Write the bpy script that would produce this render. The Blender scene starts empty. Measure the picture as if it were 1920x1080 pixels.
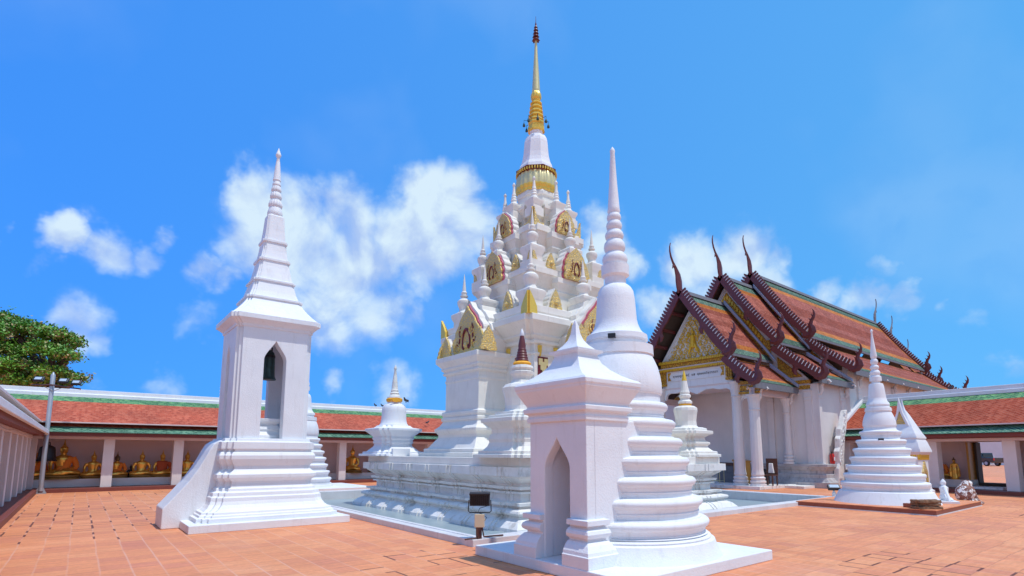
import bpy, bmesh, math, random
from mathutils import Vector, Matrix, noise
R = math.radians
random.seed(7)
sc = bpy.context.scene
col = sc.collection

# ------------------------------------------------------------------ camera, light, exposure
EYE = 1.6
HEAD = 51.685          # angle of world +X to the right of the view direction
cam_d = bpy.data.cameras.new('camera'); cam = bpy.data.objects.new('camera', cam_d); col.objects.link(cam)
sc.camera = cam
cam_d.sensor_width = 36; cam_d.lens = 1018.0/1920*36; cam_d.shift_y = 178.6/1920
cam_d.clip_start = 0.1; cam_d.clip_end = 6000
cam.location = (0, 0, EYE)
cam.rotation_euler = (Matrix.Rotation(R(HEAD)-math.pi/2, 4, 'Z') @ Matrix.Rotation(R(90+7.304), 4, 'X') @ Matrix.Rotation(R(0.13), 4, 'Z')).to_euler()

SUN_EL = R(69); SUN_V = Vector((0.38, -0.925, 0)).normalized()
sun_dir = Vector((SUN_V.x*math.cos(SUN_EL), SUN_V.y*math.cos(SUN_EL), math.sin(SUN_EL)))
sun_l = bpy.data.lights.new('sun', 'SUN'); sun_l.energy = 3.2; sun_l.angle = R(0.53); sun_l.color = (1.0, 0.97, 0.92)
sun_o = bpy.data.objects.new('sun', sun_l); col.objects.link(sun_o)
sun_o.rotation_euler = sun_dir.to_track_quat('Z', 'Y').to_euler(); sun_o.location = (0, 0, 60)

w = bpy.data.worlds.new('World'); sc.world = w; w.use_nodes = True
wn = w.node_tree; wn.nodes.clear()
def N(t, typ, **kw):
    n = t.nodes.new(typ)
    for k, v in kw.items(): setattr(n, k, v)
    return n
sc.view_settings.view_transform = 'Standard'; sc.view_settings.look = 'None'
sc.view_settings.exposure = 0.0; sc.view_settings.gamma = 1.0
sc.cycles.max_bounces = 10; sc.cycles.diffuse_bounces = 7
SKY_STRENGTH = 0.1
out = N(wn, 'ShaderNodeOutputWorld'); bg = N(wn, 'ShaderNodeBackground'); bg.inputs[1].default_value = SKY_STRENGTH
wn.links.new(bg.outputs[0], out.inputs[0])
sky = N(wn, 'ShaderNodeTexSky', sky_type='NISHITA', sun_disc=False, sun_elevation=SUN_EL, sun_rotation=math.atan2(SUN_V.x, SUN_V.y), air_density=1.0, dust_density=0.6, ozone_density=4.0, altitude=0)
tint = N(wn, 'ShaderNodeMix', data_type='RGBA', blend_type='MULTIPLY'); tint.inputs[0].default_value = 1.0
tint.inputs[7].default_value = (0.92, 3.15, 7.2, 1)
gam = N(wn, 'ShaderNodeGamma'); gam.inputs[1].default_value = 0.22      # evens the sky out as the hazy tropical air does
wn.links.new(sky.outputs[0], gam.inputs[0]); wn.links.new(gam.outputs[0], tint.inputs[6])
tc = N(wn, 'ShaderNodeTexCoord')
# clouds: each entry is a direction on the sky, an angular radius and a weight
CLOUDS = [(0.178, 0.892, 0.416, 0.047, 1), (0.155, 0.892, 0.425, 0.026, 0.9), (0.221, 0.896, 0.385, 0.074, 1), (0.261, 0.906, 0.334, 0.095, 1.05), (0.317, 0.868, 0.383, 0.07, 1), (0.336, 0.886, 0.318, 0.1, 1.05), (0.306, 0.922, 0.236, 0.08, 0.85), (0.386, 0.885, 0.26, 0.084, 0.85), (0.196, 0.916, 0.349, 0.048, 0.75), (0.434, 0.788, 0.436, 0.069, 1.15), (0.485, 0.765, 0.424, 0.065, 1.15), (0.414, 0.825, 0.386, 0.079, 1.05), (0.477, 0.803, 0.356, 0.085, 1.05), (0.517, 0.761, 0.392, 0.066, 1.1), (0.457, 0.857, 0.237, 0.043, 0.65), (0.411, 0.89, 0.197, 0.037, 0.45), (0.687, 0.614, 0.388, 0.055, 0.9), (0.727, 0.59, 0.352, 0.036, 0.75), (0.69, 0.644, 0.329, 0.056, 0.85), (-0.047, 0.953, 0.298, 0.026, 0.85), (0.001, 0.957, 0.291, 0.038, 0.9), (0.045, 0.955, 0.293, 0.034, 0.85), (0.069, 0.943, 0.325, 0.021, 0.65), (-0.066, 0.964, 0.258, 0.02, 0.5), (-0.013, 0.986, 0.165, 0.043, 0.8), (0.019, 0.988, 0.15, 0.026, 0.75), (0.137, 0.949, 0.283, 0.042, 0.85), (0.168, 0.948, 0.271, 0.031, 0.75), (0.123, 0.971, 0.207, 0.045, 0.6), (0.133, 0.975, 0.179, 0.022, 0.5), (0.435, 0.891, 0.126, 0.047, 0.7), (0.343, 0.932, 0.121, 0.022, 0.55), (0.089, 0.991, 0.103, 0.035, 0.55), (0.011, 0.995, 0.098, 0.025, 0.5), (0.802, 0.502, 0.324, 0.051, 0.9), (0.839, 0.437, 0.324, 0.055, 0.95), (0.862, 0.396, 0.317, 0.038, 0.9), (0.865, 0.417, 0.278, 0.047, 0.8), (0.826, 0.489, 0.279, 0.05, 0.7), (0.771, 0.581, 0.261, 0.045, 0.75), (0.907, 0.337, 0.254, 0.032, 0.9), (0.924, 0.3, 0.236, 0.04, 1.05), (0.939, 0.257, 0.228, 0.038, 0.95), (0.949, 0.214, 0.232, 0.027, 0.85), (0.952, 0.193, 0.236, 0.014, 0.7), (0.92, 0.282, 0.274, 0.023, 0.55), (0.982, 0.149, 0.115, 0.021, 0.5), (0.965, 0.185, 0.188, 0.022, 0.4), (-0.105, 0.952, 0.288, 0.013, 0.6)]
n1 = N(wn, 'ShaderNodeTexNoise'); n1.inputs['Scale'].default_value = 8; n1.inputs['Detail'].default_value = 8; n1.inputs['Roughness'].default_value = 0.52; n1.inputs['Distortion'].default_value = 0.25
n2 = N(wn, 'ShaderNodeTexNoise'); n2.inputs['Scale'].default_value = 5.0; n2.inputs['Detail'].default_value = 5
wn.links.new(tc.outputs['Generated'], n1.inputs['Vector']); wn.links.new(tc.outputs['Generated'], n2.inputs['Vector'])
def wm(op, a, b=None, clamp=False):
    m = N(wn, 'ShaderNodeMath', operation=op, use_clamp=clamp)
    for i, v in enumerate((a, b)):
        if v is None: continue
        if isinstance(v, (int, float)): m.inputs[i].default_value = v
        else: wn.links.new(v, m.inputs[i])
    return m.outputs[0]
wz = N(wn, 'ShaderNodeTexNoise'); wz.inputs['Scale'].default_value = 7; wz.inputs['Detail'].default_value = 5; wz.inputs['Roughness'].default_value = 0.6
wn.links.new(tc.outputs['Generated'], wz.inputs['Vector'])
wo = N(wn, 'ShaderNodeVectorMath', operation='MULTIPLY_ADD'); wo.inputs[1].default_value = (0.13, 0.13, 0.13); wo.inputs[2].default_value = (-0.065, -0.065, -0.065)
wn.links.new(wz.outputs['Color'], wo.inputs[0])
wv = N(wn, 'ShaderNodeVectorMath', operation='ADD'); wn.links.new(tc.outputs['Generated'], wv.inputs[0]); wn.links.new(wo.outputs[0], wv.inputs[1])
# large bright clouds added out of view, behind and above the camera, as fill light
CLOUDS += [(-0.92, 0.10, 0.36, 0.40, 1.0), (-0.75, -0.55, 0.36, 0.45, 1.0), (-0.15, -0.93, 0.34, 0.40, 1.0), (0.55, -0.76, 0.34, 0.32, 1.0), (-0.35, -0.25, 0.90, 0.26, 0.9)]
acc = None
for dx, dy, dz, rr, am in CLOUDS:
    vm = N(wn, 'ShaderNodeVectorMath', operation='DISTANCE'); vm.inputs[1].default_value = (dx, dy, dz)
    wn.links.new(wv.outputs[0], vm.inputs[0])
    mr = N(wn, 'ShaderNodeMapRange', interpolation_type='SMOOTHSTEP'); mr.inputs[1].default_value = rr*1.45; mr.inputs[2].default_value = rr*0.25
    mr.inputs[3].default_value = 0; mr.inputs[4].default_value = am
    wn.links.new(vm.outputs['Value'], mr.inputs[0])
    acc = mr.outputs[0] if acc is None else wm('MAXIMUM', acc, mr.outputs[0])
dens = wm('ADD', wm('MULTIPLY', acc, 0.95), wm('MULTIPLY', wm('SUBTRACT', n1.outputs['Fac'], 0.5), 2.3))
msk = wm('MULTIPLY', acc, 4.0, True)
cl = N(wn, 'ShaderNodeMapRange', interpolation_type='SMOOTHSTEP'); cl.inputs[1].default_value = 0.10; cl.inputs[2].default_value = 1.15
wn.links.new(dens, cl.inputs[0])
clf = wm('MULTIPLY', wm('MULTIPLY', cl.outputs[0], msk), 0.95, True)
# thin high haze streaks
n3 = N(wn, 'ShaderNodeTexNoise'); n3.inputs['Scale'].default_value = 2.2; n3.inputs['Detail'].default_value = 4
wn.links.new(tc.outputs['Generated'], n3.inputs['Vector'])
thin = wm('MULTIPLY', wm('SUBTRACT', n3.outputs['Fac'], 0.52, True), 0.7, True)
clf2 = wm('MAXIMUM', clf, thin)
# the clear sky is deepest away from the sun's side and turns cyan towards the right
gdot = N(wn, 'ShaderNodeVectorMath', operation='DOT_PRODUCT'); gdot.inputs[1].default_value = (0.75, -0.62, 0.0); wn.links.new(tc.outputs['Generated'], gdot.inputs[0])
gmr = N(wn, 'ShaderNodeMapRange'); gmr.inputs[1].default_value = -0.62; gmr.inputs[2].default_value = 0.55; wn.links.new(gdot.outputs['Value'], gmr.inputs[0])
gmx = N(wn, 'ShaderNodeMix', data_type='RGBA'); gmx.inputs[6].default_value = (0.60, 0.83, 1.02, 1); gmx.inputs[7].default_value = (1.10, 1.12, 0.93, 1); wn.links.new(gmr.outputs[0], gmx.inputs[0])
gml = N(wn, 'ShaderNodeMix', data_type='RGBA', blend_type='MULTIPLY'); gml.inputs[0].default_value = 1.0; wn.links.new(tint.outputs[2], gml.inputs[6]); wn.links.new(gmx.outputs[2], gml.inputs[7])
ccr = N(wn, 'ShaderNodeValToRGB')
ccr.color_ramp.elements[0].position = 0.34; ccr.color_ramp.elements[0].color = (4.6, 6.1, 9.1, 1)
ccr.color_ramp.elements[1].position = 0.62; ccr.color_ramp.elements[1].color = (7.2, 8.8, 9.9, 1)
n1b = N(wn, 'ShaderNodeTexNoise'); n1b.inputs['Scale'].default_value = 8; n1b.inputs['Detail'].default_value = 8; n1b.inputs['Roughness'].default_value = 0.52; n1b.inputs['Distortion'].default_value = 0.25
ofs = N(wn, 'ShaderNodeVectorMath', operation='ADD'); ofs.inputs[1].default_value = (0.008, -0.012, 0.028); wn.links.new(tc.outputs['Generated'], ofs.inputs[0]); wn.links.new(ofs.outputs[0], n1b.inputs['Vector'])
lit = wm('ADD', wm('MULTIPLY', wm('SUBTRACT', n1.outputs['Fac'], n1b.outputs['Fac']), 1.7), wm('ADD', wm('MULTIPLY', n2.outputs['Fac'], 0.6), 0.22))  # cloud light and shade painted in: noise compared with a sample shifted sunward
wn.links.new(lit, ccr.inputs[0])
mixc = N(wn, 'ShaderNodeMix', data_type='RGBA')
wn.links.new(clf2, mixc.inputs[0]); wn.links.new(gml.outputs[2], mixc.inputs[6]); wn.links.new(ccr.outputs[0], mixc.inputs[7])
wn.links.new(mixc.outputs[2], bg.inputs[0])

# ------------------------------------------------------------------ materials
def new_mat(name):
    m = bpy.data.materials.new(name); m.use_nodes = True
    return m, m.node_tree, m.node_tree.nodes['Principled BSDF']
def rgba(c): return (c[0], c[1], c[2], 1)
def plaster(name, c, c2, stain=(0.45, 0.42, 0.38), stain_amt=0.15, rough=0.6, scale=1.3, bump=0.3, sthr=(0.56, 0.78), smap=(5.0, 5.0, 0.55)):
    m, t, b = new_mat(name)
    tc = N(t, 'ShaderNodeTexCoord')
    geo = N(t, 'ShaderNodeNewGeometry')
    na = N(t, 'ShaderNodeTexNoise'); na.inputs['Scale'].default_value = scale; na.inputs['Detail'].default_value = 6; na.inputs['Roughness'].default_value = 0.6
    nb = N(t, 'ShaderNodeTexNoise'); nb.inputs['Scale'].default_value = 45; nb.inputs['Detail'].default_value = 4
    mp = N(t, 'ShaderNodeMapping'); mp.inputs['Scale'].default_value = smap
    nc = N(t, 'ShaderNodeTexNoise'); nc.inputs['Scale'].default_value = 1.6; nc.inputs['Detail'].default_value = 5; nc.inputs['Roughness'].default_value = 0.65
    t.links.new(geo.outputs['Position'], na.inputs['Vector']); t.links.new(geo.outputs['Position'], nb.inputs['Vector'])
    t.links.new(geo.outputs['Position'], mp.inputs['Vector']); t.links.new(mp.outputs[0], nc.inputs['Vector'])
    r1 = N(t, 'ShaderNodeMapRange'); r1.inputs[1].default_value = 0.35; r1.inputs[2].default_value = 0.68; t.links.new(na.outputs['Fac'], r1.inputs[0])
    mx = N(t, 'ShaderNodeMix', data_type='RGBA'); mx.inputs[6].default_value = rgba(c); mx.inputs[7].default_value = rgba(c2); t.links.new(r1.outputs[0], mx.inputs[0])
    r2 = N(t, 'ShaderNodeMapRange'); r2.inputs[1].default_value = sthr[0]; r2.inputs[2].default_value = sthr[1]; r2.inputs[4].default_value = stain_amt; t.links.new(nc.outputs['Fac'], r2.inputs[0])
    mx2 = N(t, 'ShaderNodeMix', data_type='RGBA'); mx2.inputs[7].default_value = rgba(stain); t.links.new(mx.outputs[2], mx2.inputs[6]); t.links.new(r2.outputs[0], mx2.inputs[0])
    t.links.new(mx2.outputs[2], b.inputs['Base Color'])
    b.inputs['Roughness'].default_value = rough; b.inputs['Specular IOR Level'].default_value = 0.3
    bp = N(t, 'ShaderNodeBump'); bp.inputs['Strength'].default_value = bump; bp.inputs['Distance'].default_value = 0.02
    ad = N(t, 'ShaderNodeMath', operation='ADD'); ml = N(t, 'ShaderNodeMath', operation='MULTIPLY'); ml.inputs[1].default_value = 2.5
    t.links.new(na.outputs['Fac'], ml.inputs[0]); t.links.new(ml.outputs[0], ad.inputs[0]); t.links.new(nb.outputs['Fac'], ad.inputs[1])
    t.links.new(ad.outputs[0], bp.inputs['Height']); t.links.new(bp.outputs[0], b.inputs['Normal'])
    return m
def flat(name, c, rough=0.6, metal=0.0, var=0.12, scale=8, bump=0.0, coat=0.0):
    m, t, b = new_mat(name)
    geo = N(t, 'ShaderNodeTexCoord'); na = N(t, 'ShaderNodeTexNoise'); na.inputs['Scale'].default_value = scale; na.inputs['Detail'].default_value = 5
    t.links.new(geo.outputs['Object'], na.inputs['Vector'])
    mx = N(t, 'ShaderNodeMix', data_type='RGBA'); mx.inputs[6].default_value = rgba([x*(1-var) for x in c]); mx.inputs[7].default_value = rgba([min(1, x*(1+var)) for x in c])
    t.links.new(na.outputs['Fac'], mx.inputs[0]); t.links.new(mx.outputs[2], b.inputs['Base Color'])
    b.inputs['Roughness'].default_value = rough; b.inputs['Metallic'].default_value = metal; b.inputs['Coat Weight'].default_value = coat
    if bump:
        bp = N(t, 'ShaderNodeBump'); bp.inputs['Strength'].default_value = bump; bp.inputs['Distance'].default_value = 0.02
        t.links.new(na.outputs['Fac'], bp.inputs['Height']); t.links.new(bp.outputs[0], b.inputs['Normal'])
    return m
def ornate(name, gold, back, scale, amt=0.5, metal=0.75, rough=0.32):
    """gilded relief: gold swirls raised over a coloured ground"""
    m, t, b = new_mat(name)
    tc = N(t, 'ShaderNodeTexCoord'); v = N(t, 'ShaderNodeTexVoronoi', feature='SMOOTH_F1'); v.inputs['Scale'].default_value = scale
    nz = N(t, 'ShaderNodeTexNoise'); nz.inputs['Scale'].default_value = scale*0.7; nz.inputs['Detail'].default_value = 3; nz.inputs['Distortion'].default_value = 1.6
    t.links.new(tc.outputs['Object'], v.inputs['Vector']); t.links.new(tc.outputs['Object'], nz.inputs['Vector'])
    ad = N(t, 'ShaderNodeMath', operation='ADD'); t.links.new(v.outputs['Distance'], ad.inputs[0]); t.links.new(nz.outputs['Fac'], ad.inputs[1])
    r = N(t, 'ShaderNodeMapRange'); r.inputs[1].default_value = amt+0.42; r.inputs[2].default_value = amt+0.50
    t.links.new(ad.outputs[0], r.inputs[0])
    mx = N(t, 'ShaderNodeMix', data_type='RGBA'); mx.inputs[6].default_value = rgba(gold); mx.inputs[7].default_value = rgba(back); t.links.new(r.outputs[0], mx.inputs[0])
    t.links.new(mx.outputs[2], b.inputs['Base Color'])
    mm = N(t, 'ShaderNodeMath', operation='MULTIPLY_ADD'); mm.inputs[1].default_value = -metal; mm.inputs[2].default_value = metal; t.links.new(r.outputs[0], mm.inputs[0])
    t.links.new(mm.outputs[0], b.inputs['Metallic']); b.inputs['Roughness'].default_value = rough
    bp = N(t, 'ShaderNodeBump'); bp.inputs['Strength'].default_value = 0.9; bp.inputs['Distance'].default_value = 0.03; bp.invert = True
    t.links.new(ad.outputs[0], bp.inputs['Height']); t.links.new(bp.outputs[0], b.inputs['Normal'])
    return m
def tiles(name, c1, c2, c3, size=0.17, edge=(0.75, 0.62, 0.55), ew=0.1, eamt=0.5):
    """diamond lapped roof tiles, laid in UV metres"""
    m, t, b = new_mat(name)
    uv = N(t, 'ShaderNodeUVMap'); sp = N(t, 'ShaderNodeSeparateXYZ'); t.links.new(uv.outputs[0], sp.inputs[0])
    def mth(op, a, c=None):
        n = N(t, 'ShaderNodeMath', operation=op)
        for i, q in enumerate((a, c)):
            if q is None: continue
            if isinstance(q, (int, float)): n.inputs[i].default_value = q
            else: t.links.new(q, n.inputs[i])
        return n.outputs[0]
    u = mth('DIVIDE', sp.outputs[0], size*1.25); v = mth('DIVIDE', sp.outputs[1], size)
    a = mth('ADD', u, v); d = mth('SUBTRACT', u, v)
    fa = mth('FRACT', a); fd = mth('FRACT', d); ia = mth('FLOOR', a); ib = mth('FLOOR', d)
    cb = N(t, 'ShaderNodeCombineXYZ'); t.links.new(ia, cb.inputs[0]); t.links.new(ib, cb.inputs[1])
    wn_ = N(t, 'ShaderNodeTexWhiteNoise', noise_dimensions='2D'); t.links.new(cb.outputs[0], wn_.inputs['Vector'])
    rp = N(t, 'ShaderNodeValToRGB'); e = rp.color_ramp.elements; e[0].color = rgba(c1); e[1].color = rgba(c3); e.new(0.5).color = rgba(c2)
    t.links.new(wn_.outputs['Value'], rp.inputs[0])
    # lower edges of each lapped tile
    low = mth('MINIMUM', fa, mth('SUBTRACT', 1.0, fd))
    r = N(t, 'ShaderNodeMapRange'); r.inputs[1].default_value = ew; r.inputs[2].default_value = ew*0.4; r.inputs[3].default_value = 0; r.inputs[4].default_value = eamt; t.links.new(low, r.inputs[0])
    pn = N(t, 'ShaderNodeTexNoise'); pn.inputs['Scale'].default_value = 0.9; pn.inputs['Detail'].default_value = 4; t.links.new(uv.outputs[0], pn.inputs['Vector'])
    r3 = N(t, 'ShaderNodeMapRange'); r3.inputs[1].default_value = 0.35; r3.inputs[2].default_value = 0.7; r3.inputs[3].default_value = 0.82; r3.inputs[4].default_value = 1.15; t.links.new(pn.outputs['Fac'], r3.inputs[0])
    hs = N(t, 'ShaderNodeHueSaturation'); t.links.new(rp.outputs[0], hs.inputs['Color']); t.links.new(r3.outputs[0], hs.inputs['Value'])
    mx = N(t, 'ShaderNodeMix', data_type='RGBA'); t.links.new(hs.outputs[0], mx.inputs[6]); mx.inputs[7].default_value = rgba(edge); t.links.new(r.outputs[0], mx.inputs[0])
    lap_shade = N(t, 'ShaderNodeMapRange'); lap_shade.inputs[1].default_value = 0.90; lap_shade.inputs[2].default_value = 0.96; lap_shade.inputs[4].default_value = 0.55  # dark line on upper tile edges: shade of the overlap painted in
    hi = mth('MAXIMUM', fa, mth('SUBTRACT', 1.0, fd)); t.links.new(hi, lap_shade.inputs[0])
    mg2 = N(t, 'ShaderNodeMix', data_type='RGBA'); t.links.new(mx.outputs[2], mg2.inputs[6]); mg2.inputs[7].default_value = rgba([q*0.35 for q in c1]); t.links.new(lap_shade.outputs[0], mg2.inputs[0])
    t.links.new(mg2.outputs[2], b.inputs['Base Color']); b.inputs['Roughness'].default_value = 0.75; b.inputs['Specular IOR Level'].default_value = 0.2
    hgt = mth('ADD', fa, mth('SUBTRACT', 1.0, fd))
    bp = N(t, 'ShaderNodeBump'); bp.inputs['Strength'].default_value = 0.8; bp.inputs['Distance'].default_value = 0.03; bp.invert = True
    t.links.new(hgt, bp.inputs['Height']); t.links.new(bp.outputs[0], b.inputs['Normal'])
    return m
def floor_tiles(name, c1, c2, c3, size=0.35):
    m, t, b = new_mat(name)
    geo = N(t, 'ShaderNodeNewGeometry'); sp = N(t, 'ShaderNodeSeparateXYZ'); t.links.new(geo.outputs['Position'], sp.inputs[0])
    def mth(op, a, c=None, clamp=False):
        n = N(t, 'ShaderNodeMath', operation=op, use_clamp=clamp)
        for i, q in enumerate((a, c)):
            if q is None: continue
            if isinstance(q, (int, float)): n.inputs[i].default_value = q
            else: t.links.new(q, n.inputs[i])
        return n.outputs[0]
    def noise_(scale, detail=4, rough=0.55, off=(0, 0, 0), vec=None):
        n = N(t, 'ShaderNodeTexNoise'); n.inputs['Scale'].default_value = scale; n.inputs['Detail'].default_value = detail; n.inputs['Roughness'].default_value = rough
        o_ = N(t, 'ShaderNodeVectorMath', operation='ADD'); o_.inputs[1].default_value = off; t.links.new(vec or geo.outputs['Position'], o_.inputs[0]); t.links.new(o_.outputs[0], n.inputs['Vector']); return n.outputs['Fac']
    def rng(v, a_, b_, c_=0.0, d_=1.0):
        r = N(t, 'ShaderNodeMapRange'); r.inputs[1].default_value = a_; r.inputs[2].default_value = b_; r.inputs[3].default_value = c_; r.inputs[4].default_value = d_; t.links.new(v, r.inputs[0]); return r.outputs[0]
    def mix(f, a_, b_):
        m_ = N(t, 'ShaderNodeMix', data_type='RGBA')
        for i, v in ((0, f), (6, a_), (7, b_)):
            if isinstance(v, (int, float)): m_.inputs[i].default_value = v
            elif isinstance(v, tuple): m_.inputs[i].default_value = rgba(v)
            else: t.links.new(v, m_.inputs[i])
        return m_.outputs[2]
    wob = mth('MULTIPLY', mth('SUBTRACT', noise_(0.7, 2), 0.5), 0.05)
    x = mth('DIVIDE', mth('ADD', sp.outputs[0], wob), size); y = mth('DIVIDE', mth('ADD', sp.outputs[1], wob), size)
    ix = mth('FLOOR', x)
    wr = N(t, 'ShaderNodeTexWhiteNoise', noise_dimensions='1D'); t.links.new(ix, wr.inputs['W'])
    y = mth('ADD', y, mth('MULTIPLY', wr.outputs['Value'], 0.12))
    iy = mth('FLOOR', y); fx = mth('FRACT', x); fy = mth('FRACT', y)
    cb = N(t, 'ShaderNodeCombineXYZ'); t.links.new(ix, cb.inputs[0]); t.links.new(iy, cb.inputs[1])
    wn_ = N(t, 'ShaderNodeTexWhiteNoise', noise_dimensions='2D'); t.links.new(cb.outputs[0], wn_.inputs['Vector'])
    clus = noise_(0.22, 3, 0.6, (5.2, 1.1, 0), cb.outputs[0])
    tv = mth('ADD', mth('MULTIPLY', wn_.outputs['Value'], 0.55), rng(clus, 0.3, 0.7, 0.0, 0.45))
    rp = N(t, 'ShaderNodeValToRGB'); e = rp.color_ramp.elements; e[0].color = rgba(c1); e[1].color = rgba(c3); e.new(0.5).color = rgba(c2)
    t.links.new(tv, rp.inputs[0])
    # fired streaks along each tile and fine grain
    mpv = N(t, 'ShaderNodeMapping'); mpv.inputs['Scale'].default_value = (1.2, 9.0, 1.0); t.links.new(geo.outputs['Position'], mpv.inputs['Vector'])
    strk = noise_(1.6, 5, 0.6, (0, 0, 0), mpv.outputs[0]); fnn = noise_(14, 6, 0.6)
    hs = N(t, 'ShaderNodeHueSaturation'); t.links.new(rp.outputs[0], hs.inputs['Color'])
    t.links.new(mth('MULTIPLY', mth('MULTIPLY', rng(noise_(0.3, 5), 0.3, 0.7, 0.90, 1.10), rng(fnn, 0.3, 0.7, 0.90, 1.08)), rng(strk, 0.3, 0.7, 0.88, 1.08)), hs.inputs['Value'])
    # pale chalky patches
    base = mix(rng(noise_(0.5, 6, 0.65, (9, 3, 0)), 0.56, 0.75, 0.0, 0.30), hs.outputs[0], (0.72, 0.42, 0.30))
    edx = mth('MINIMUM', fx, mth('SUBTRACT', 1.0, fx)); edy = mth('MINIMUM', fy, mth('SUBTRACT', 1.0, fy))
    jx = mth('LESS_THAN', edx, 0.032); jy = mth('LESS_THAN', edy, 0.022)
    base = mix(mth('MULTIPLY', jy, rng(noise_(1.1, 4, 0.6, (4, 4, 0)), 0.35, 0.6, 0.15, 0.6)), base, (0.40, 0.13, 0.07))
    base = mix(mth('MULTIPLY', jx, rng(noise_(0.8, 4, 0.6, (2, 8, 0)), 0.35, 0.6, 0.12, 0.55)), base, (0.72, 0.42, 0.32))
    # broken, dark open joints in patches
    def spot(px, py, r_):
        d_ = N(t, 'ShaderNodeVectorMath', operation='DISTANCE'); d_.inputs[1].default_value = (px, py, 0); t.links.new(geo.outputs['Position'], d_.inputs[0])
        return rng(d_.outputs['Value'], r_, r_*0.4, -0.14, 0.035)
    reg = mth('MAXIMUM', rng(noise_(0.16, 3, 0.6, (31.3, 7.7, 2.0)), 0.48, 0.66, -0.14, 0.02), mth('MAXIMUM', spot(-0.2, 18.0, 8.0), mth('MAXIMUM', spot(9.5, 2.6, 2.2), spot(4.2, 7.2, 1.8))))
    nearx = mth('SUBTRACT', mth('ADD', reg, mth('MULTIPLY', mth('SUBTRACT', noise_(2.6, 5, 0.7, (1, 2, 3)), 0.5), 1.0)), edx)
    neary = mth('SUBTRACT', mth('ADD', reg, mth('MULTIPLY', mth('SUBTRACT', noise_(2.3, 5, 0.7, (7, 5, 3)), 0.5), 1.0)), mth('MULTIPLY', edy, 1.1))
    # whole runs of joint that have lost their mortar
    def seg(a_, b_, dist, sc_):
        c_ = N(t, 'ShaderNodeCombineXYZ'); t.links.new(a_, c_.inputs[0]); t.links.new(b_, c_.inputs[1]); c_.inputs[2].default_value = sc_
        w_ = N(t, 'ShaderNodeTexWhiteNoise', noise_dimensions='3D'); t.links.new(c_.outputs[0], w_.inputs['Vector'])
        on = mth('GREATER_THAN', mth('ADD', w_.outputs['Value'], mth('MULTIPLY', reg, 4.5)), 0.78)
        wid = mth('MULTIPLY', on, mth('ADD', 0.012, mth('MULTIPLY', noise_(3.5, 4, 0.7, (sc_, 2, 3)), 0.085)))
        return mth('SUBTRACT', wid, dist)
    sx = seg(mth('FLOOR', mth('ADD', x, 0.5)), iy, edx, 1.0); sy = seg(ix, mth('FLOOR', mth('ADD', y, 0.5)), edy, 5.0)
    crack = rng(mth('MAXIMUM', sx, sy), 0.0, 0.012, 0.0, 0.85)
    jt = mth('MAXIMUM', mth('MAXIMUM', jx, jy), crack)
    base = mix(crack, base, (0.085, 0.022, 0.016))
    sr = rng(noise_(2.6, 5), 0.68, 0.76, 0.0, 0.4)
    mx2 = N(t, 'ShaderNodeMix', data_type='RGBA'); t.links.new(base, mx2.inputs[6]); mx2.inputs[7].default_value = (0.16, 0.09, 0.08, 1); t.links.new(sr, mx2.inputs[0])
    t.links.new(mx2.outputs[2], b.inputs['Base Color']); b.inputs['Roughness'].default_value = 0.62; b.inputs['Specular IOR Level'].default_value = 0.3
    bp = N(t, 'ShaderNodeBump'); bp.inputs['Strength'].default_value = 0.35; bp.inputs['Distance'].default_value = 0.01
    hh = mth('SUBTRACT', mth('MULTIPLY', fnn, 0.5), jt)
    t.links.new(hh, bp.inputs['Height']); t.links.new(bp.outputs[0], b.inputs['Normal'])
    return m

M = {}
M['white'] = plaster('white_plaster', (0.795, 0.81, 0.83), (0.735, 0.75, 0.775), stain_amt=0.32)
M['cream'] = plaster('cream_plaster', (0.80, 0.78, 0.72), (0.74, 0.715, 0.65), stain=(0.42, 0.39, 0.33), stain_amt=0.35, scale=2.0)
M['weathered'] = plaster('weathered_plaster', (0.83, 0.81, 0.78), (0.74, 0.71, 0.67), stain=(0.25, 0.21, 0.15), stain_amt=0.6, scale=2.2, sthr=(0.54, 0.72), smap=(1.6, 1.6, 1.1))
M['wall'] = plaster('painted_wall', (0.76, 0.72, 0.70), (0.71, 0.67, 0.65), stain_amt=0.12)
M['wall_dim'] = plaster('back_wall_paint', (0.74, 0.60, 0.58), (0.70, 0.56, 0.54), stain_amt=0.2)
M['pinkwall'] = plaster('pink_white_paint', (0.74, 0.66, 0.66), (0.70, 0.61, 0.61), stain_amt=0.1)
M['mould'] = plaster('mouldy_plaster', (0.50, 0.49, 0.50), (0.36, 0.34, 0.34), stain=(0.08, 0.07, 0.07), stain_amt=0.85, scale=2.4)
M['kerb'] = plaster('kerb_concrete', (0.70, 0.69, 0.70), (0.60, 0.58, 0.58), stain=(0.3, 0.27, 0.25), stain_amt=0.4)
M['ground'] = floor_tiles('terracotta_floor', (0.62, 0.22, 0.125), (0.73, 0.275, 0.12), (0.80, 0.34, 0.16))
M['brick_edge'] = flat('brick_edging', (0.27, 0.085, 0.05), 0.7, var=0.3, scale=12, bump=0.3)
M['maroon_step'] = flat('maroon_paint', (0.20, 0.05, 0.035), 0.5, var=0.2, scale=3)
M['fascia'] = flat('fascia_paint', (0.19, 0.035, 0.022), 0.5, var=0.15, scale=3)
M['timber'] = flat('maroon_timber', (0.135, 0.028, 0.028), 0.42, var=0.25, scale=5)
M['dark_wood'] = flat('dark_timber', (0.055, 0.04, 0.032), 0.6, var=0.4, scale=6)
M['lead'] = flat('grey_ridge', (0.17, 0.17, 0.19), 0.6, var=0.3, scale=6)
M['flashing'] = flat('flashing_blue_grey', (0.24, 0.27, 0.36), 0.5, var=0.2)
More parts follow.
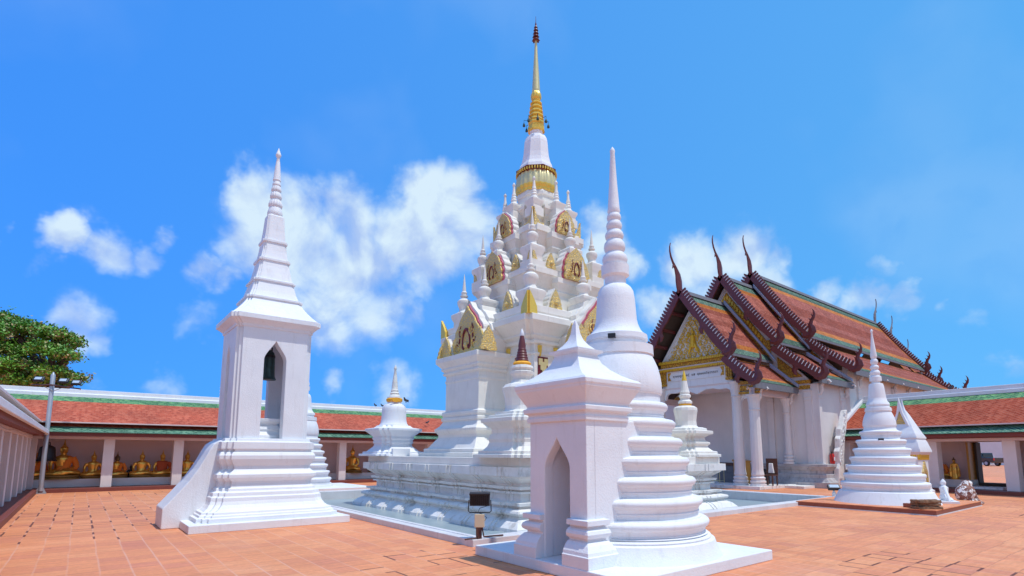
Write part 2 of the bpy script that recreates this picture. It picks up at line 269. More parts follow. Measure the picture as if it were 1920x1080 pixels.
M['gold'] = flat('gold_leaf', (0.90, 0.58, 0.10), 0.34, 0.40, var=0.2, scale=20, bump=0.25)
M['statue_gold'] = flat('gilt_bronze', (0.78, 0.45, 0.09), 0.30, 0.8, var=0.3, scale=6)
M['pedestal_gold'] = flat('dark_gilding', (0.30, 0.18, 0.05), 0.4, 0.4, var=0.4, scale=10)
M['gold_dull'] = flat('dull_gold', (0.70, 0.60, 0.30), 0.34, 0.40, var=0.15, scale=10, bump=0.1)
M['gold_paint'] = flat('gold_paint', (0.84, 0.50, 0.04), 0.42, 0.15, var=0.35, scale=18, bump=0.5)
M['gold_relief'] = ornate('gilded_relief', (0.92, 0.62, 0.13), (0.60, 0.47, 0.22), 28, 0.40, metal=0.45)
M['gold_band'] = ornate('gilded_band', (0.80, 0.47, 0.04), (0.36, 0.15, 0.02), 24, 0.46, metal=0.2, rough=0.45)
M['maroon'] = flat('maroon_lacquer', (0.16, 0.012, 0.025), 0.3, var=0.2)
M['pinkred'] = flat('faded_red_paint', (0.50, 0.10, 0.16), 0.5, var=0.2)
M['bronze'] = flat('green_bronze', (0.04, 0.075, 0.075), 0.45, 0.6, var=0.6, scale=9, bump=0.3)
M['black'] = flat('black_metal', (0.022, 0.022, 0.026), 0.4, 0.3, var=0.3)
M['steel'] = flat('galvanised_steel', (0.42, 0.43, 0.46), 0.45, 0.5, var=0.1, scale=4)
M['beige'] = flat('beige_plastic', (0.68, 0.55, 0.36), 0.45, var=0.06)
M['glass'] = flat('lamp_glass', (0.55, 0.62, 0.68), 0.12, 0.2, var=0.05)
M['orange_cloth'] = flat('orange_cloth', (0.72, 0.20, 0.02), 0.75, var=0.15, scale=14, bump=0.4)
M['redorange_cloth'] = flat('vermilion_cloth', (0.42, 0.075, 0.02), 0.75, var=0.15, scale=14, bump=0.4)
M['saffron'] = flat('saffron_cloth', (0.90, 0.42, 0.03), 0.7, var=0.12, scale=20, bump=0.4)
M['podium'] = flat('varnished_wood', (0.48, 0.24, 0.045), 0.3, var=0.2, scale=4)
M['brown_wood'] = flat('brown_wood', (0.10, 0.04, 0.025), 0.4, var=0.3, scale=6)
M['paper'] = flat('white_cloth', (0.8, 0.8, 0.78), 0.8, var=0.04)
M['red'] = flat('red_enamel', (0.62, 0.02, 0.015), 0.28, var=0.08)
M['carpaint'] = flat('black_car_paint', (0.012, 0.014, 0.018), 0.15, 0.2, var=0.1, coat=1.0)
M['rubber'] = flat('rubber', (0.02, 0.02, 0.02), 0.8)
M['carglass'] = flat('car_glass', (0.03, 0.05, 0.06), 0.08)
M['lamp_red'] = flat('tail_lamp', (0.5, 0.02, 0.02), 0.25)
M['redstone'] = plaster('worn_red_stone', (0.30, 0.15, 0.11), (0.22, 0.10, 0.08), stain=(0.82, 0.80, 0.76), stain_amt=1.0, scale=5, rough=0.85, bump=0.5, sthr=(0.50, 0.54), smap=(4.5, 4.5, 4.0))
M['oldbrick'] = flat('old_brick', (0.20, 0.11, 0.06), 0.9, var=0.7, scale=11, bump=0.8)
M['bark'] = flat('bark', (0.10, 0.07, 0.05), 0.9, var=0.3, scale=4, bump=0.8)
M['bird'] = flat('pigeon_grey', (0.06, 0.065, 0.08), 0.6, var=0.3, scale=30)
M['pool'] = plaster('pool_floor', (0.27, 0.34, 0.35), (0.33, 0.40, 0.41), stain=(0.42, 0.48, 0.47), stain_amt=0.4, rough=0.28, scale=0.7, bump=0.02)
M['t_red'] = tiles('red_roof_tiles', (0.38, 0.05, 0.02), (0.50, 0.08, 0.032), (0.60, 0.14, 0.07), 0.15, edge=(0.80, 0.38, 0.26), ew=0.18, eamt=0.45)
M['t_green'] = tiles('green_roof_tiles', (0.015, 0.13, 0.06), (0.03, 0.20, 0.09), (0.14, 0.34, 0.13), 0.15, edge=(0.62, 0.70, 0.36), ew=0.16, eamt=0.5)
M['t_blue'] = tiles('glazed_green_roof_tiles', (0.025, 0.11, 0.075), (0.04, 0.17, 0.11), (0.14, 0.30, 0.20), 0.15, edge=(0.50, 0.68, 0.50), ew=0.17, eamt=0.6)
M['h_red'] = tiles('hall_red_tiles', (0.29, 0.070, 0.044), (0.38, 0.10, 0.062), (0.48, 0.15, 0.10), 0.11, edge=(0.16, 0.07, 0.06), eamt=0.35)
M['h_orange'] = tiles('hall_orange_tiles', (0.46, 0.13, 0.022), (0.54, 0.17, 0.03), (0.62, 0.23, 0.06), 0.11, edge=(0.3, 0.12, 0.04), eamt=0.3)
M['h_green'] = tiles('hall_green_tiles', (0.06, 0.12, 0.085), (0.10, 0.17, 0.12), (0.19, 0.26, 0.18), 0.11, edge=(0.10, 0.14, 0.11), eamt=0.3)
def leaf_mat(name, a, b_):
    m, t, b = new_mat(name)
    geo = N(t, 'ShaderNodeNewGeometry'); nz = N(t, 'ShaderNodeTexNoise'); nz.inputs['Scale'].default_value = 0.9; nz.inputs['Detail'].default_value = 3
    t.links.new(geo.outputs['Position'], nz.inputs['Vector'])
    rp = N(t, 'ShaderNodeValToRGB'); e = rp.color_ramp.elements; e[0].position = 0.35; e[0].color = rgba(a); e[1].position = 0.65; e[1].color = rgba(b_)
    t.links.new(nz.outputs['Fac'], rp.inputs[0]); t.links.new(rp.outputs[0], b.inputs['Base Color'])
    b.inputs['Roughness'].default_value = 0.5; b.inputs['Transmission Weight'].default_value = 0.0
    b.inputs['Subsurface Weight'].default_value = 0.0
    return m
M['leaf'] = leaf_mat('leaves', (0.05, 0.17, 0.012), (0.17, 0.38, 0.03))
M['leaf2'] = leaf_mat('leaves_with_blossom', (0.16, 0.26, 0.04), (0.48, 0.30, 0.14))

# ------------------------------------------------------------------ mesh helpers
class MB:
    def __init__(s): s.v = []; s.f = []; s.m = []; s.uv = {}
    def face(s, idx, mi=0): s.f.append(tuple(idx)); s.m.append(mi)
    def quad(s, a, b, c, d, mi=0, uv=None):
        i = len(s.v); s.v += [tuple(a), tuple(b), tuple(c), tuple(d)]; s.face((i, i+1, i+2, i+3), mi)
        if uv: s.uv[len(s.f)-1] = uv
    def box(s, x0, x1, y0, y1, z0, z1, mi=0):
        i = len(s.v)
        s.v += [(x0, y0, z0), (x1, y0, z0), (x1, y1, z0), (x0, y1, z0), (x0, y0, z1), (x1, y0, z1), (x1, y1, z1), (x0, y1, z1)]
        for q in ((0, 3, 2, 1), (4, 5, 6, 7), (0, 1, 5, 4), (1, 2, 6, 5), (2, 3, 7, 6), (3, 0, 4, 7)): s.face([i+k for k in q], mi)
    def rings(s, rings, mi=0, cap=(True, True), mats=None):
        n = len(rings[0]); i = len(s.v)
        for r in rings: s.v += [tuple(p) for p in r]
        for k in range(len(rings)-1):
            mm = mats[k] if mats else mi
            for j in range(n):
                a = i+k*n+j; b = i+k*n+(j+1) % n
                s.face((a, b, b+n, a+n), mm)
        if cap[0]: s.face([i+j for j in range(n)][::-1], mi)
        if cap[1]: s.face([i+(len(rings)-1)*n+j for j in range(n)], mats[-1] if mats else mi)
    def lathe(s, prof, c=(0, 0), n=32, mi=0, flute=0, amp=0, mats=None, rot=0, sy=1.0):
        rs = []
        for r, z in prof:
            ring = []
            for j in range(n):
                a = 2*math.pi*j/n+rot
                rr = r*(1+amp*math.cos(flute*a)) if flute else r
                ring.append((c[0]+rr*math.cos(a), c[1]+rr*math.sin(a)*sy, z))
            rs.append(ring)
        s.rings(rs, mi, mats=mats)
    def prism(s, pts, fr, t0, t1, mi=0, mi_side=None):
        """outline pts (a,b) in frame fr=(origin,u,v,w), extruded w from t0 to t1"""
        o, u, v, w_ = [Vector(q) for q in fr]
        n = len(pts); i = len(s.v)
        for t in (t0, t1):
            for a, b in pts: s.v.append(tuple(o+u*a+v*b+w_*t))
        s.face([i+j for j in range(n)][::-1], mi); s.face([i+n+j for j in range(n)], mi)
        for j in range(n): s.face((i+j, i+(j+1) % n, i+n+(j+1) % n, i+n+j), mi if mi_side is None else mi_side)
    def tube(s, pts, rad, n=8, mi=0, flat_=1.0):
        pts = [Vector(p) for p in pts]
        if not isinstance(rad, (list, tuple)): rad = [rad]*len(pts)
        rs = []; up = Vector((0, 0, 1))
        d0 = (pts[1]-pts[0]).normalized()
        if abs(d0.z) > 0.9: up = Vector((0, 1, 0))
        sd = d0.cross(up).normalized()
        for k, p in enumerate(pts):
            d = (pts[min(k+1, len(pts)-1)]-pts[max(k-1, 0)]).normalized()
            sd = (sd-d*sd.dot(d)).normalized(); q = d.cross(sd)
            rs.append([tuple(p+(sd*math.cos(2*math.pi*j/n)+q*math.sin(2*math.pi*j/n)*flat_)*rad[k]) for j in range(n)])
        s.rings(rs, mi)
    def ball(s, c, r, n=14, mi=0, sc_=(1, 1, 1)):
        rs = []
        m = n//2
        for k in range(m+1):
            a = -math.pi/2+math.pi*k/m; cr = max(0.02, math.cos(a))
            rs.append([(c[0]+r*sc_[0]*cr*math.cos(2*math.pi*j/n), c[1]+r*sc_[1]*cr*math.sin(2*math.pi*j/n), c[2]+r*sc_[2]*math.sin(a)) for j in range(n)])
        s.rings(rs, mi)
    def build(s, name, mats, parent=None, smooth=False, bevel=0, angle=35, loc=None, rotz=0):
        me = bpy.data.meshes.new(name); me.from_pydata(s.v, [], s.f)
        if not isinstance(mats, (list, tuple)): mats = [mats]
        for m in mats: me.materials.append(M[m] if isinstance(m, str) else m)
        me.polygons.foreach_set('material_index', s.m)
        if s.uv:
            uvl = me.uv_layers.new(name='UVMap')
            for fi, uv in s.uv.items():
                p = me.polygons[fi]
                for li, q in zip(p.loop_indices, uv): uvl.data[li].uv = q
        bm = bmesh.new(); bm.from_mesh(me); bmesh.ops.recalc_face_normals(bm, faces=bm.faces); bm.to_mesh(me); bm.free()
        if smooth:
            me.polygons.foreach_set('use_smooth', [True]*len(me.polygons)); me.set_sharp_from_angle(angle=R(angle))
        o = bpy.data.objects.new(name, me); col.objects.link(o)
        if parent: o.parent = parent
        if loc: o.location = loc
        o.rotation_euler.z = rotz
        if bevel:
            b = o.modifiers.new('bevel', 'BEVEL'); b.width = bevel; b.segments = 2; b.limit_method = 'ANGLE'; b.angle_limit = R(40)
        return o
def tag(o, label=None, cat=None, group=None, kind=None):
    if label: o['label'] = label
    if cat: o['category'] = cat
    if group: o['group'] = group
    if kind: o['kind'] = kind
    return o
def empty(name, loc, rz=0, **kw):
    o = bpy.data.objects.new(name, None); col.objects.link(o); o.location = loc; o.rotation_euler.z = rz; o.empty_display_size = 0.3
    return tag(o, **kw)
def copy_tree(o, parent=None):
    c = o.copy(); col.objects.link(c)
    if parent: c.parent = parent
    for ch in [q for q in bpy.data.objects if q.parent == o]: copy_tree(ch, c)
    return c
def redent(h, d=0.0, n=2, hy=None):
    """square of half side h whose corners step in n times by d"""
    hy = h if hy is None else hy
    if d <= 0: d = 0.0; n = 0
    q = [(h, hy-n*d)]
    for k in range(n):
        q += [(h-(k+1)*d, hy-(n-k)*d), (h-(k+1)*d, hy-(n-k-1)*d)]
    # q runs from right face up to the top face at the (+,+) corner
    pts = []
    pts += q
    pts += [(-x, y) for x, y in q[::-1]]
    pts += [(-x, -y) for x, y in q]
    pts += [(x, -y) for x, y in q[::-1]]
    return pts
def rloft(mb, levels, c=(0, 0), mi=0, n=2, mats=None):
    """levels: (half, redent, z) or (halfx, redent, z, halfy)"""
    rs = []
    for L in levels:
        hy = L[3] if len(L) > 3 else None
        rs.append([(c[0]+x, c[1]+y, L[2]) for x, y in redent(L[0], L[1], n, hy)])
    mb.rings(rs, mi, mats=mats)
XZ = lambda y0=0: ((0, y0, 0), (1, 0, 0), (0, 0, 1), (0, 1, 0))
YZ = lambda x0=0: ((x0, 0, 0), (0, 1, 0), (0, 0, 1), (1, 0, 0))
def horn(mb, fr, path, widths, t, mi=0):
    """flat tapering curved horn: centreline path [(a,b)], half widths, thickness 2t"""
    L = []; Rr = []
    for k, (a, b) in enumerate(path):
        p0 = path[max(0, k-1)]; p1 = path[min(len(path)-1, k+1)]
        dx, dy = p1[0]-p0[0], p1[1]-p0[1]; l = math.hypot(dx, dy) or 1
        nx, ny = -dy/l, dx/l
        L.append((a+nx*widths[k], b+ny*widths[k])); Rr.append((a-nx*widths[k], b-ny*widths[k]))
    o, u, v, w_ = [Vector(q) for q in fr]
    n = len(path); i = len(mb.v)
    for tt in (-1, 1):
        for q, tw in ((L, 0.35), (path, 1.0), (Rr, 0.35)):
            for k, (a, b) in enumerate(q):
                tk = t*tw*min(1, 0.25+widths[k]/max(widths))
                mb.v.append(tuple(o+u*a+v*b+w_*(tt*tk)))
    for s_ in (0, 1):
        for r_ in (0, 1):
            for k in range(n-1):
                a = i+s_*3*n+r_*n+k; q = (a, a+1, a+1+n, a+n)
                mb.face(q if s_ else q[::-1], mi)
    for r_ in (0, 2):
        for k in range(n-1):
            a = i+r_*n+k; b = a+3*n
            mb.face((a, a+1, b+1, b), mi)
    mb.face((i, i+n, i+2*n, i+5*n, i+4*n, i+3*n), mi); mb.face((i+n-1, i+2*n-1, i+3*n-1, i+6*n-1, i+5*n-1, i+4*n-1), mi)

# ------------------------------------------------------------------ the setting: floor, pool
PX0, PX1, PY0, PY1 = 5.76, 20.5, 8.26, 21.0      # inner edge of the pool
mb = MB(); G = 1500
xs = [-G, PX0-0.02, PX1+0.02, G]; ys = [-G, PY0-0.02, PY1+0.02, G]
for i in range(3):
    for j in range(3):
        if i == 1 and j == 1: continue
        mb.quad((xs[i], ys[j], 0), (xs[i+1], ys[j], 0), (xs[i+1], ys[j+1], 0), (xs[i], ys[j+1], 0))
tag(mb.build('ground', 'ground'), 'terracotta tiled temple courtyard', kind='structure')
mb = MB()
mb.quad((PX0, PY0, -0.2), (PX1, PY0, -0.2), (PX1, PY1, -0.2), (PX0, PY1, -0.2))
tag(mb.build('pool_water', 'pool'), 'shallow grey blue pool around the great chedi', kind='structure')
mb = MB()
def ring_rect(mb, x0, x1, y0, y1, prof, mi=0):
    """prof (offset outward, z) swept around a rectangle"""
    rs = [[(x0-o, y0-o, z), (x1+o, y0-o, z), (x1+o, y1+o, z), (x0-o, y1+o, z)] for o, z in prof]
    mb.rings(rs, mi, cap=(False, False))
ring_rect(mb, PX0, PX1, PY0, PY1, [(0, -0.24), (0, 0.115), (0.10, 0.115), (0.105, 0.075), (0.17, 0.075), (0.175, 0.12), (0.36, 0.12), (0.36, -0.05)])
tag(mb.build('pool_kerb', 'kerb', bevel=0.012), 'white concrete kerb round the pool', kind='structure')

# ------------------------------------------------------------------ galleries
def roof_quad(mb, p00, p10, p11, p01, bands, mi_of, nsub=1, u0=0.0):
    """p00,p10 lower edge, p01,p11 upper edge; bands = breakpoints along the slope"""
    p00, p10, p11, p01 = [Vector(p) for p in (p00, p10, p11, p01)]
    hl = (p01-p00).length; wl = (p10-p00).length; wt = (p11-p01).length
    du = (p01-p00).dot((p10-p00).normalized())
    for k in range(len(bands)-1):
        a, b = bands[k], bands[k+1]
        q = [p00.lerp(p01, a), p10.lerp(p11, a), p10.lerp(p11, b), p00.lerp(p01, b)]
        uv = [(u0+du*a, a*hl), (u0+wl+(wt-wl+du)*a, a*hl), (u0+wl+(wt-wl+du)*b, b*hl), (u0+du*b, b*hl)]
        mb.quad(*q, mi=mi_of(k), uv=uv)
def gallery(name, loc, rz, x0, x1, cols, label, P, openings=(), ends=(False, False)):
    g = empty(name, loc, rz, label=label, cat='gallery')
    ze, zr, yr = P['eave'], P['ridge'], P['yr']; eo = P.get('eo', 0.6)
    yb = 2*yr+0.6
    mb = MB(); mb.box(x0, x1, -0.32, yb-0.7, -0.05, 0.15); mb.build('floor_step', 'maroon_step', g, bevel=0.01)
    for cx_ in cols:
        mb = MB(); w2 = P['cw']/2; mb.box(cx_-w2, cx_+w2, 0.0, P['cw'], 0.15, 2.12); mb.build('column', 'wall', g, bevel=0.015)
    mb = MB(); mb.box(x0, x1, -0.03, P['cw']+0.03, 2.12, 2.24); mb.build('beam', 'pinkwall', g, bevel=0.01)
    mb = MB(); mb.box(x0, x1, -eo+0.08, -eo+0.14, ze-0.17, ze-0.01); mb.box(x0, x1, -eo+0.15, P['cw'], 2.245, 2.29); mb.build('fascia', 'fascia', g)
    mb = MB()
    seg = [x0]
    for a, b in openings: seg += [a, b]
    seg.append(x1)
    for k in range(0, len(seg), 2): mb.box(seg[k], seg[k+1], P['depth'], P['depth']+0.18, 0.15, 3.2)
    for a, b in openings: mb.box(a, b, P['depth'], P['depth']+0.18, 2.12, 3.2)
    mb.build('back_wall', 'wall_dim', g)
    mb = MB()
    for k in range(0, len(seg), 2): mb.box(seg[k], seg[k+1], P['ledge'], P['depth']-0.01, 0.15, 0.48)
    mb.build('ledge', 'wall', g, bevel=0.01)
    mb = MB(); mb.box(x0, x1, -eo+0.2, P['depth'], 2.75, 2.80); mb.build('ceiling', 'wall_dim', g)
    mb = MB()
    gb = P['green']  # slope fractions
    L = math.hypot(yr+0.6, zr-ze)
    roof_quad(mb, (x0+P.get('h0', 0), -eo, ze), (x1, -eo, ze), (x1, yr, zr), (x0+P.get('h1', 0), yr, zr), [0, gb[0], gb[1], 1], lambda k: (1, 0, 2)[k])
    roof_quad(mb, (x1, yb, ze), (x0, yb, ze), (x0, yr, zr), (x1, yr, zr), [0, gb[0], gb[1], 1], lambda k: (1, 0, 2)[k])
    mb.quad((x0, -eo, ze-0.02), (x1, -eo, ze-0.02), (x1, yr, zr-0.06), (x0, yr, zr-0.06), mi=3)
    # rounded tile noses along the eave
    x = x0+P.get('h0', 0)
    while x < x1:
        mb.box(x+0.01, x+0.17, -eo-0.02, -eo+0.05, ze-0.022, ze+0.008, mi=1); x += 0.1875
    mb.build('roof', [P['tile_mid'], P['tile_low'], P['tile_top'], 'dark_wood'], g)
    mb = MB()
    prof = [(-0.16, zr-0.10), (-0.16, zr+0.06), (-0.10, zr+0.08), (-0.09, zr+0.26), (0.09, zr+0.26), (0.10, zr+0.08), (0.16, zr+0.06), (0.16, zr-0.10)]
    xr0 = x0+P.get('h1', 0)
    mb.prism([(yr+a, b) for a, b in prof], YZ(0), xr0, x1)
    mb.build('ridge_cap', 'white', g, bevel=0.015)
    return g
PG = dict(eave=2.39, ridge=4.11, yr=2.6, cw=0.38, depth=2.1, ledge=0.8, green=(0.13, 0.81), tile_mid='t_red', tile_low='t_blue', tile_top='t_green')
gal_far = gallery('cloister_gallery', (0, 28.4, 0), 0, -6, 24, [-1.52, 0.965, 3.475, 5.985, 8.5, 11.0, 13.6, 16.3, 18.8, 21.3], 'long low gallery with red tiled roof sheltering golden Buddha statues at the back left', PG)
PL = dict(PG); PL.update(cw=0.32, ledge=0.9, eo=0.44, eave=2.36)
gal_left = gallery('cloister_gallery', (-1.48, 0, 0), R(90), 2.0, 28.0, [6, 8, 10, 12, 14, 16, 18, 20, 22, 24, 26, 27.75], 'gallery wing with close set white columns at the extreme left edge', PL)
mb = MB(); mb.prism([(-0.50, 2.28), (-0.42, 2.28), (-0.20, 2.46), (-0.26, 2.52), (-0.44, 2.45), (-0.50, 2.42)], YZ(0), 2.0, 28.0)
mb.build('eave_cap', 'white', gal_left, bevel=0.015)
mb = MB(); mb.tube([(x, -0.02, 2.18+0.03*math.sin(x*1.3)) for x in [2+k*0.5 for k in range(52)]], 0.012, 5); mb.build('cable', 'black', gal_left)
PR = dict(PG); PR.update(eave=2.44, ridge=4.28, yr=2.2, cw=0.42, depth=2.2, ledge=1.25, green=(0.20, 0.80), h0=0.22, h1=0.22)
gal_right = gallery('cloister_gallery', (29.04, 7.13, 0), R(-99.8), -4.25, 14, [-3.9, -0.23, 2.42, 5.1, 7.8, 10.5], 'gallery with dark doorway and standing golden Buddha at the far right', PR, openings=((0.55, 1.95),))
mb = MB()
mb.prism([(-0.68, 2.40), (-0.62, 2.56), (2.2, 4.42), (2.2, 4.26)], YZ(0), -4.33, -4.03)
mb.prism([(5.08, 2.40), (5.02, 2.56), (2.2, 4.42), (2.2, 4.26)], YZ(0), -4.33, -4.03)
mb.build('gable_trim', 'white', gal_right, bevel=0.01)
mb = MB(); mb.prism([(-0.4, 2.3), (4.8, 2.3), (2.2, 4.2)], YZ(0), -4.02, -3.9); mb.box(-4.2, -4.0, 0.4, 4.6, 0.15, 2.4); mb.build('end_wall', 'wall', gal_right)
mb = MB()   # open door leaf, jambs and sill of the passage
mb.box(0.42, 0.50, 1.5, 2.17, 0.2, 2.1); mb.build('door_leaf', 'podium', gal_right)
for (xa, xb, ya) in ((0.52, 0.60, 2.0), (1.90, 2.02, 1.2)): mb = MB(); mb.box(xa, xb, ya, 2.40, 0.2, 2.1); mb.build('door_jamb', 'dark_wood', gal_right)
mb = MB(); mb.box(0.60, 1.90, 2.0, 2.40, 0.15, 0.36); mb.build('threshold', 'dark_wood', gal_right)
mb = MB(); mb.box(0.62, 1.88, 0.6, 1.5, 0.15, 0.24); mb.build('passage_step', 'weathered', gal_right)

# ------------------------------------------------------------------ stupas
FRONT = [(0.004, 6.62), (0.036, 6.57), (0.045, 6.54), (0.038, 6.5), (0.064, 5.99), (0.097, 5.52), (0.105, 5.46), (0.092, 5.42), (0.111, 5.39), (0.118, 5.35), (0.11, 5.32), (0.096, 5.29), (0.121, 5.25), (0.131, 5.21), (0.121, 5.16), (0.105, 5.13), (0.142, 5.08), (0.154, 5.04), (0.144, 4.99), (0.122, 4.96), (0.164, 4.9), (0.177, 4.83), (0.165, 4.78), (0.139, 4.74), (0.191, 4.68), (0.208, 4.62), (0.195, 4.56), (0.173, 4.52), (0.225, 4.51), (0.225, 4.34), (0.173, 4.31), (0.172, 4.18), (0.207, 4.17), (0.25, 4.13), (0.284, 4.07), (0.305, 3.94), (0.329, 3.59), (0.35, 3.5), (0.383, 3.42), (0.426, 3.36), (0.485, 3.32), (0.493, 3.24), (0.45, 3.23), (0.458, 3.16), (0.568, 3.14), (0.575, 2.99), (0.55, 2.98), (0.591, 2.89), (0.632, 2.79), (0.664, 2.66), (0.68, 2.54), (0.687, 2.4), (0.674, 2.36), (0.653, 2.35), (0.651, 2.22), (0.689, 2.219), (0.722, 2.218), (0.747, 2.2), (0.76, 2.17), (0.763, 2.16), (0.754, 2.12), (0.737, 2.1), (0.717, 2.09), (0.704, 2.06), (0.691, 2.03), (0.703, 2.02), (0.703, 2.01), (0.691, 2.0), (0.69, 1.98), (0.728, 1.979), (0.736, 1.96), (0.798, 1.959), (0.83, 1.95), (0.855, 1.93), (0.868, 1.91), (0.871, 1.89), (0.862, 1.85), (0.845, 1.83), (0.824, 1.82), (0.812, 1.78), (0.799, 1.75), (0.811, 1.749), (0.811, 1.73), (0.799, 1.729), (0.798, 1.7), (0.835, 1.699), (0.843, 1.68), (0.892, 1.679), (0.925, 1.67), (0.949, 1.65), (0.962, 1.63), (0.965, 1.61), (0.956, 1.57), (0.939, 1.55), (0.919, 1.54), (0.906, 1.51), (0.893, 1.47), (0.906, 1.469), (0.905, 1.45), (0.893, 1.449), (0.893, 1.42), (0.929, 1.41), (0.937, 1.4), (0.986, 1.39), (1.018, 1.38), (1.042, 1.37), (1.054, 1.34), (1.057, 1.33), (1.049, 1.3), (1.032, 1.28), (1.012, 1.26), (0.999, 1.23), (0.987, 1.2), (0.999, 1.19), (0.999, 1.18), (0.986, 1.17), (0.986, 1.13), (1.022, 1.12), (1.03, 1.11), (1.066, 1.1), (1.098, 1.099), (1.121, 1.08), (1.134, 1.06), (1.137, 1.04), (1.128, 1.01), (1.112, 0.99), (1.092, 0.98), (1.079, 0.95), (1.066, 0.91), (1.078, 0.909), (1.078, 0.9), (1.066, 0.89), (1.065, 0.83), (1.101, 0.829), (1.109, 0.82), (1.152, 0.81), (1.184, 0.809), (1.208, 0.79), (1.22, 0.77), (1.223, 0.75), (1.214, 0.72), (1.198, 0.7), (1.178, 0.69), (1.165, 0.66), (1.153, 0.63), (1.165, 0.62), (1.165, 0.61), (1.152, 0.6), (1.151, 0.54), (1.187, 0.539), (1.195, 0.52), (1.234, 0.519), (1.265, 0.518), (1.289, 0.5), (1.301, 0.48), (1.304, 0.46), (1.295, 0.43), (1.279, 0.41), (1.259, 0.4), (1.247, 0.37), (1.234, 0.34), (1.246, 0.33), (1.246, 0.32), (1.234, 0.31), (1.234, 0.309), (1.269, 0.308), (1.277, 0.3), (1.245, 0.28), (1.307, 0.279), (1.323, 0.26), (1.314, 0.24), (1.369, 0.22), (1.397, 0.13), (1.47, 0.0)]
RIGHT = [(0.007, 5.35), (0.028, 5.31), (0.039, 5.28), (0.022, 5.22), (0.042, 4.95), (0.092, 4.48), (0.084, 4.43), (0.063, 4.4), (0.097, 4.35), (0.107, 4.3), (0.097, 4.25), (0.07, 4.2), (0.111, 4.16), (0.122, 4.12), (0.111, 4.08), (0.083, 4.05), (0.13, 3.99), (0.143, 3.94), (0.13, 3.89), (0.111, 3.86), (0.161, 3.82), (0.161, 3.69), (0.111, 3.68), (0.111, 3.63), (0.184, 3.6), (0.204, 3.52), (0.221, 3.34), (0.237, 3.15), (0.261, 3.05), (0.302, 3.0), (0.316, 2.94), (0.302, 2.92), (0.302, 2.87), (0.343, 2.85), (0.356, 2.75), (0.329, 2.74), (0.356, 2.67), (0.397, 2.56), (0.43, 2.43), (0.437, 2.3), (0.409, 2.25), (0.436, 2.17), (0.49, 2.14), (0.524, 2.13), (0.543, 2.12), (0.551, 2.09), (0.542, 2.06), (0.518, 2.04), (0.503, 2.0), (0.51, 1.99), (0.51, 1.97), (0.496, 1.969), (0.496, 1.89), (0.523, 1.88), (0.598, 1.879), (0.631, 1.87), (0.65, 1.85), (0.658, 1.82), (0.648, 1.79), (0.625, 1.76), (0.61, 1.72), (0.617, 1.719), (0.617, 1.7), (0.603, 1.69), (0.603, 1.64), (0.63, 1.63), (0.697, 1.62), (0.731, 1.61), (0.75, 1.59), (0.758, 1.56), (0.748, 1.53), (0.725, 1.5), (0.71, 1.46), (0.716, 1.45), (0.716, 1.44), (0.703, 1.43), (0.702, 1.38), (0.729, 1.37), (0.803, 1.36), (0.837, 1.35), (0.856, 1.34), (0.863, 1.3), (0.854, 1.27), (0.83, 1.24), (0.815, 1.2), (0.822, 1.199), (0.822, 1.18), (0.808, 1.17), (0.808, 1.13), (0.835, 1.12), (0.906, 1.11), (0.939, 1.1), (0.958, 1.09), (0.966, 1.05), (0.956, 1.02), (0.933, 0.99), (0.918, 0.96), (0.924, 0.95), (0.924, 0.93), (0.911, 0.929), (0.91, 0.87), (0.937, 0.86), (0.997, 0.859), (1.03, 0.85), (1.049, 0.83), (1.056, 0.8), (1.047, 0.76), (1.024, 0.73), (1.009, 0.69), (1.015, 0.689), (1.015, 0.67), (1.002, 0.669), (1.001, 0.62), (1.028, 0.61), (1.09, 0.609), (1.123, 0.6), (1.142, 0.58), (1.149, 0.54), (1.139, 0.5), (1.117, 0.48), (1.101, 0.44), (1.108, 0.43), (1.108, 0.41), (1.095, 0.409), (1.094, 0.38), (1.121, 0.379), (1.107, 0.36), (1.16, 0.35), (1.2, 0.33), (1.36, -0.0)]
def smooth_prof(p):
    return p
def split_prof(prof, zs):
    """split a bottom-up profile at heights zs"""
    outp = []; cur = [prof[0]]; zs = list(zs)
    for q in prof[1:]:
        cur.append(q)
        if zs and q[1] >= zs[0]:
            outp.append(cur); cur = [q]; zs.pop(0)
    outp.append(cur)
    return outp
def round_stupa(name, loc, prof, zs, label, group=None, n=64, mat='white'):
    root = empty(name, loc, label=label, cat='stupa', group=group)
    p = prof[::-1]
    for nm, q in zip(('base', 'bell', 'spire'), split_prof(p, zs)):
        mb = MB(); mb.lathe(q, n=n); mb.build(nm, mat, root, smooth=True, angle=32)
    return root
def densify(prof):
    """round the tori: insert arc points on convex steps"""
    return prof
ST_F = round_stupa('round_stupa', (6.70, 5.74, 0.15), FRONT, (3.14, 4.33), 'large white ringed round stupa in the foreground behind the arched niche shrine')
ST_R = round_stupa('round_stupa', (19.28, 6.13, 0.15), RIGHT, (2.2, 3.15), 'white stupa of stacked rings on a brick edged platform at the right')
ST_B = round_stupa('round_stupa', (7.62, 24.5, 0.0), FRONT, (3.14, 4.33), 'white ringed stupa half hidden behind the bell tower')
mb = MB(); mb.box(-1.9, 2.6, -1.9, 1.9, 0, 0.13); mb.build('plinth', 'white', ST_B, bevel=0.02)
# small square holes in the stupas
mb = MB(); mb.box(-0.07, 0.07, -0.03, 0.03, -0.05, 0.05)
h = mb.build('vent_hole', 'black', ST_F, loc=(-0.46, -0.30, 3.23), rotz=R(-58)); h.scale = (0.8, 1, 0.7)
h = mb.build('vent_hole', 'black', ST_R, loc=(-0.585, -0.20, 1.855), rotz=R(-72))

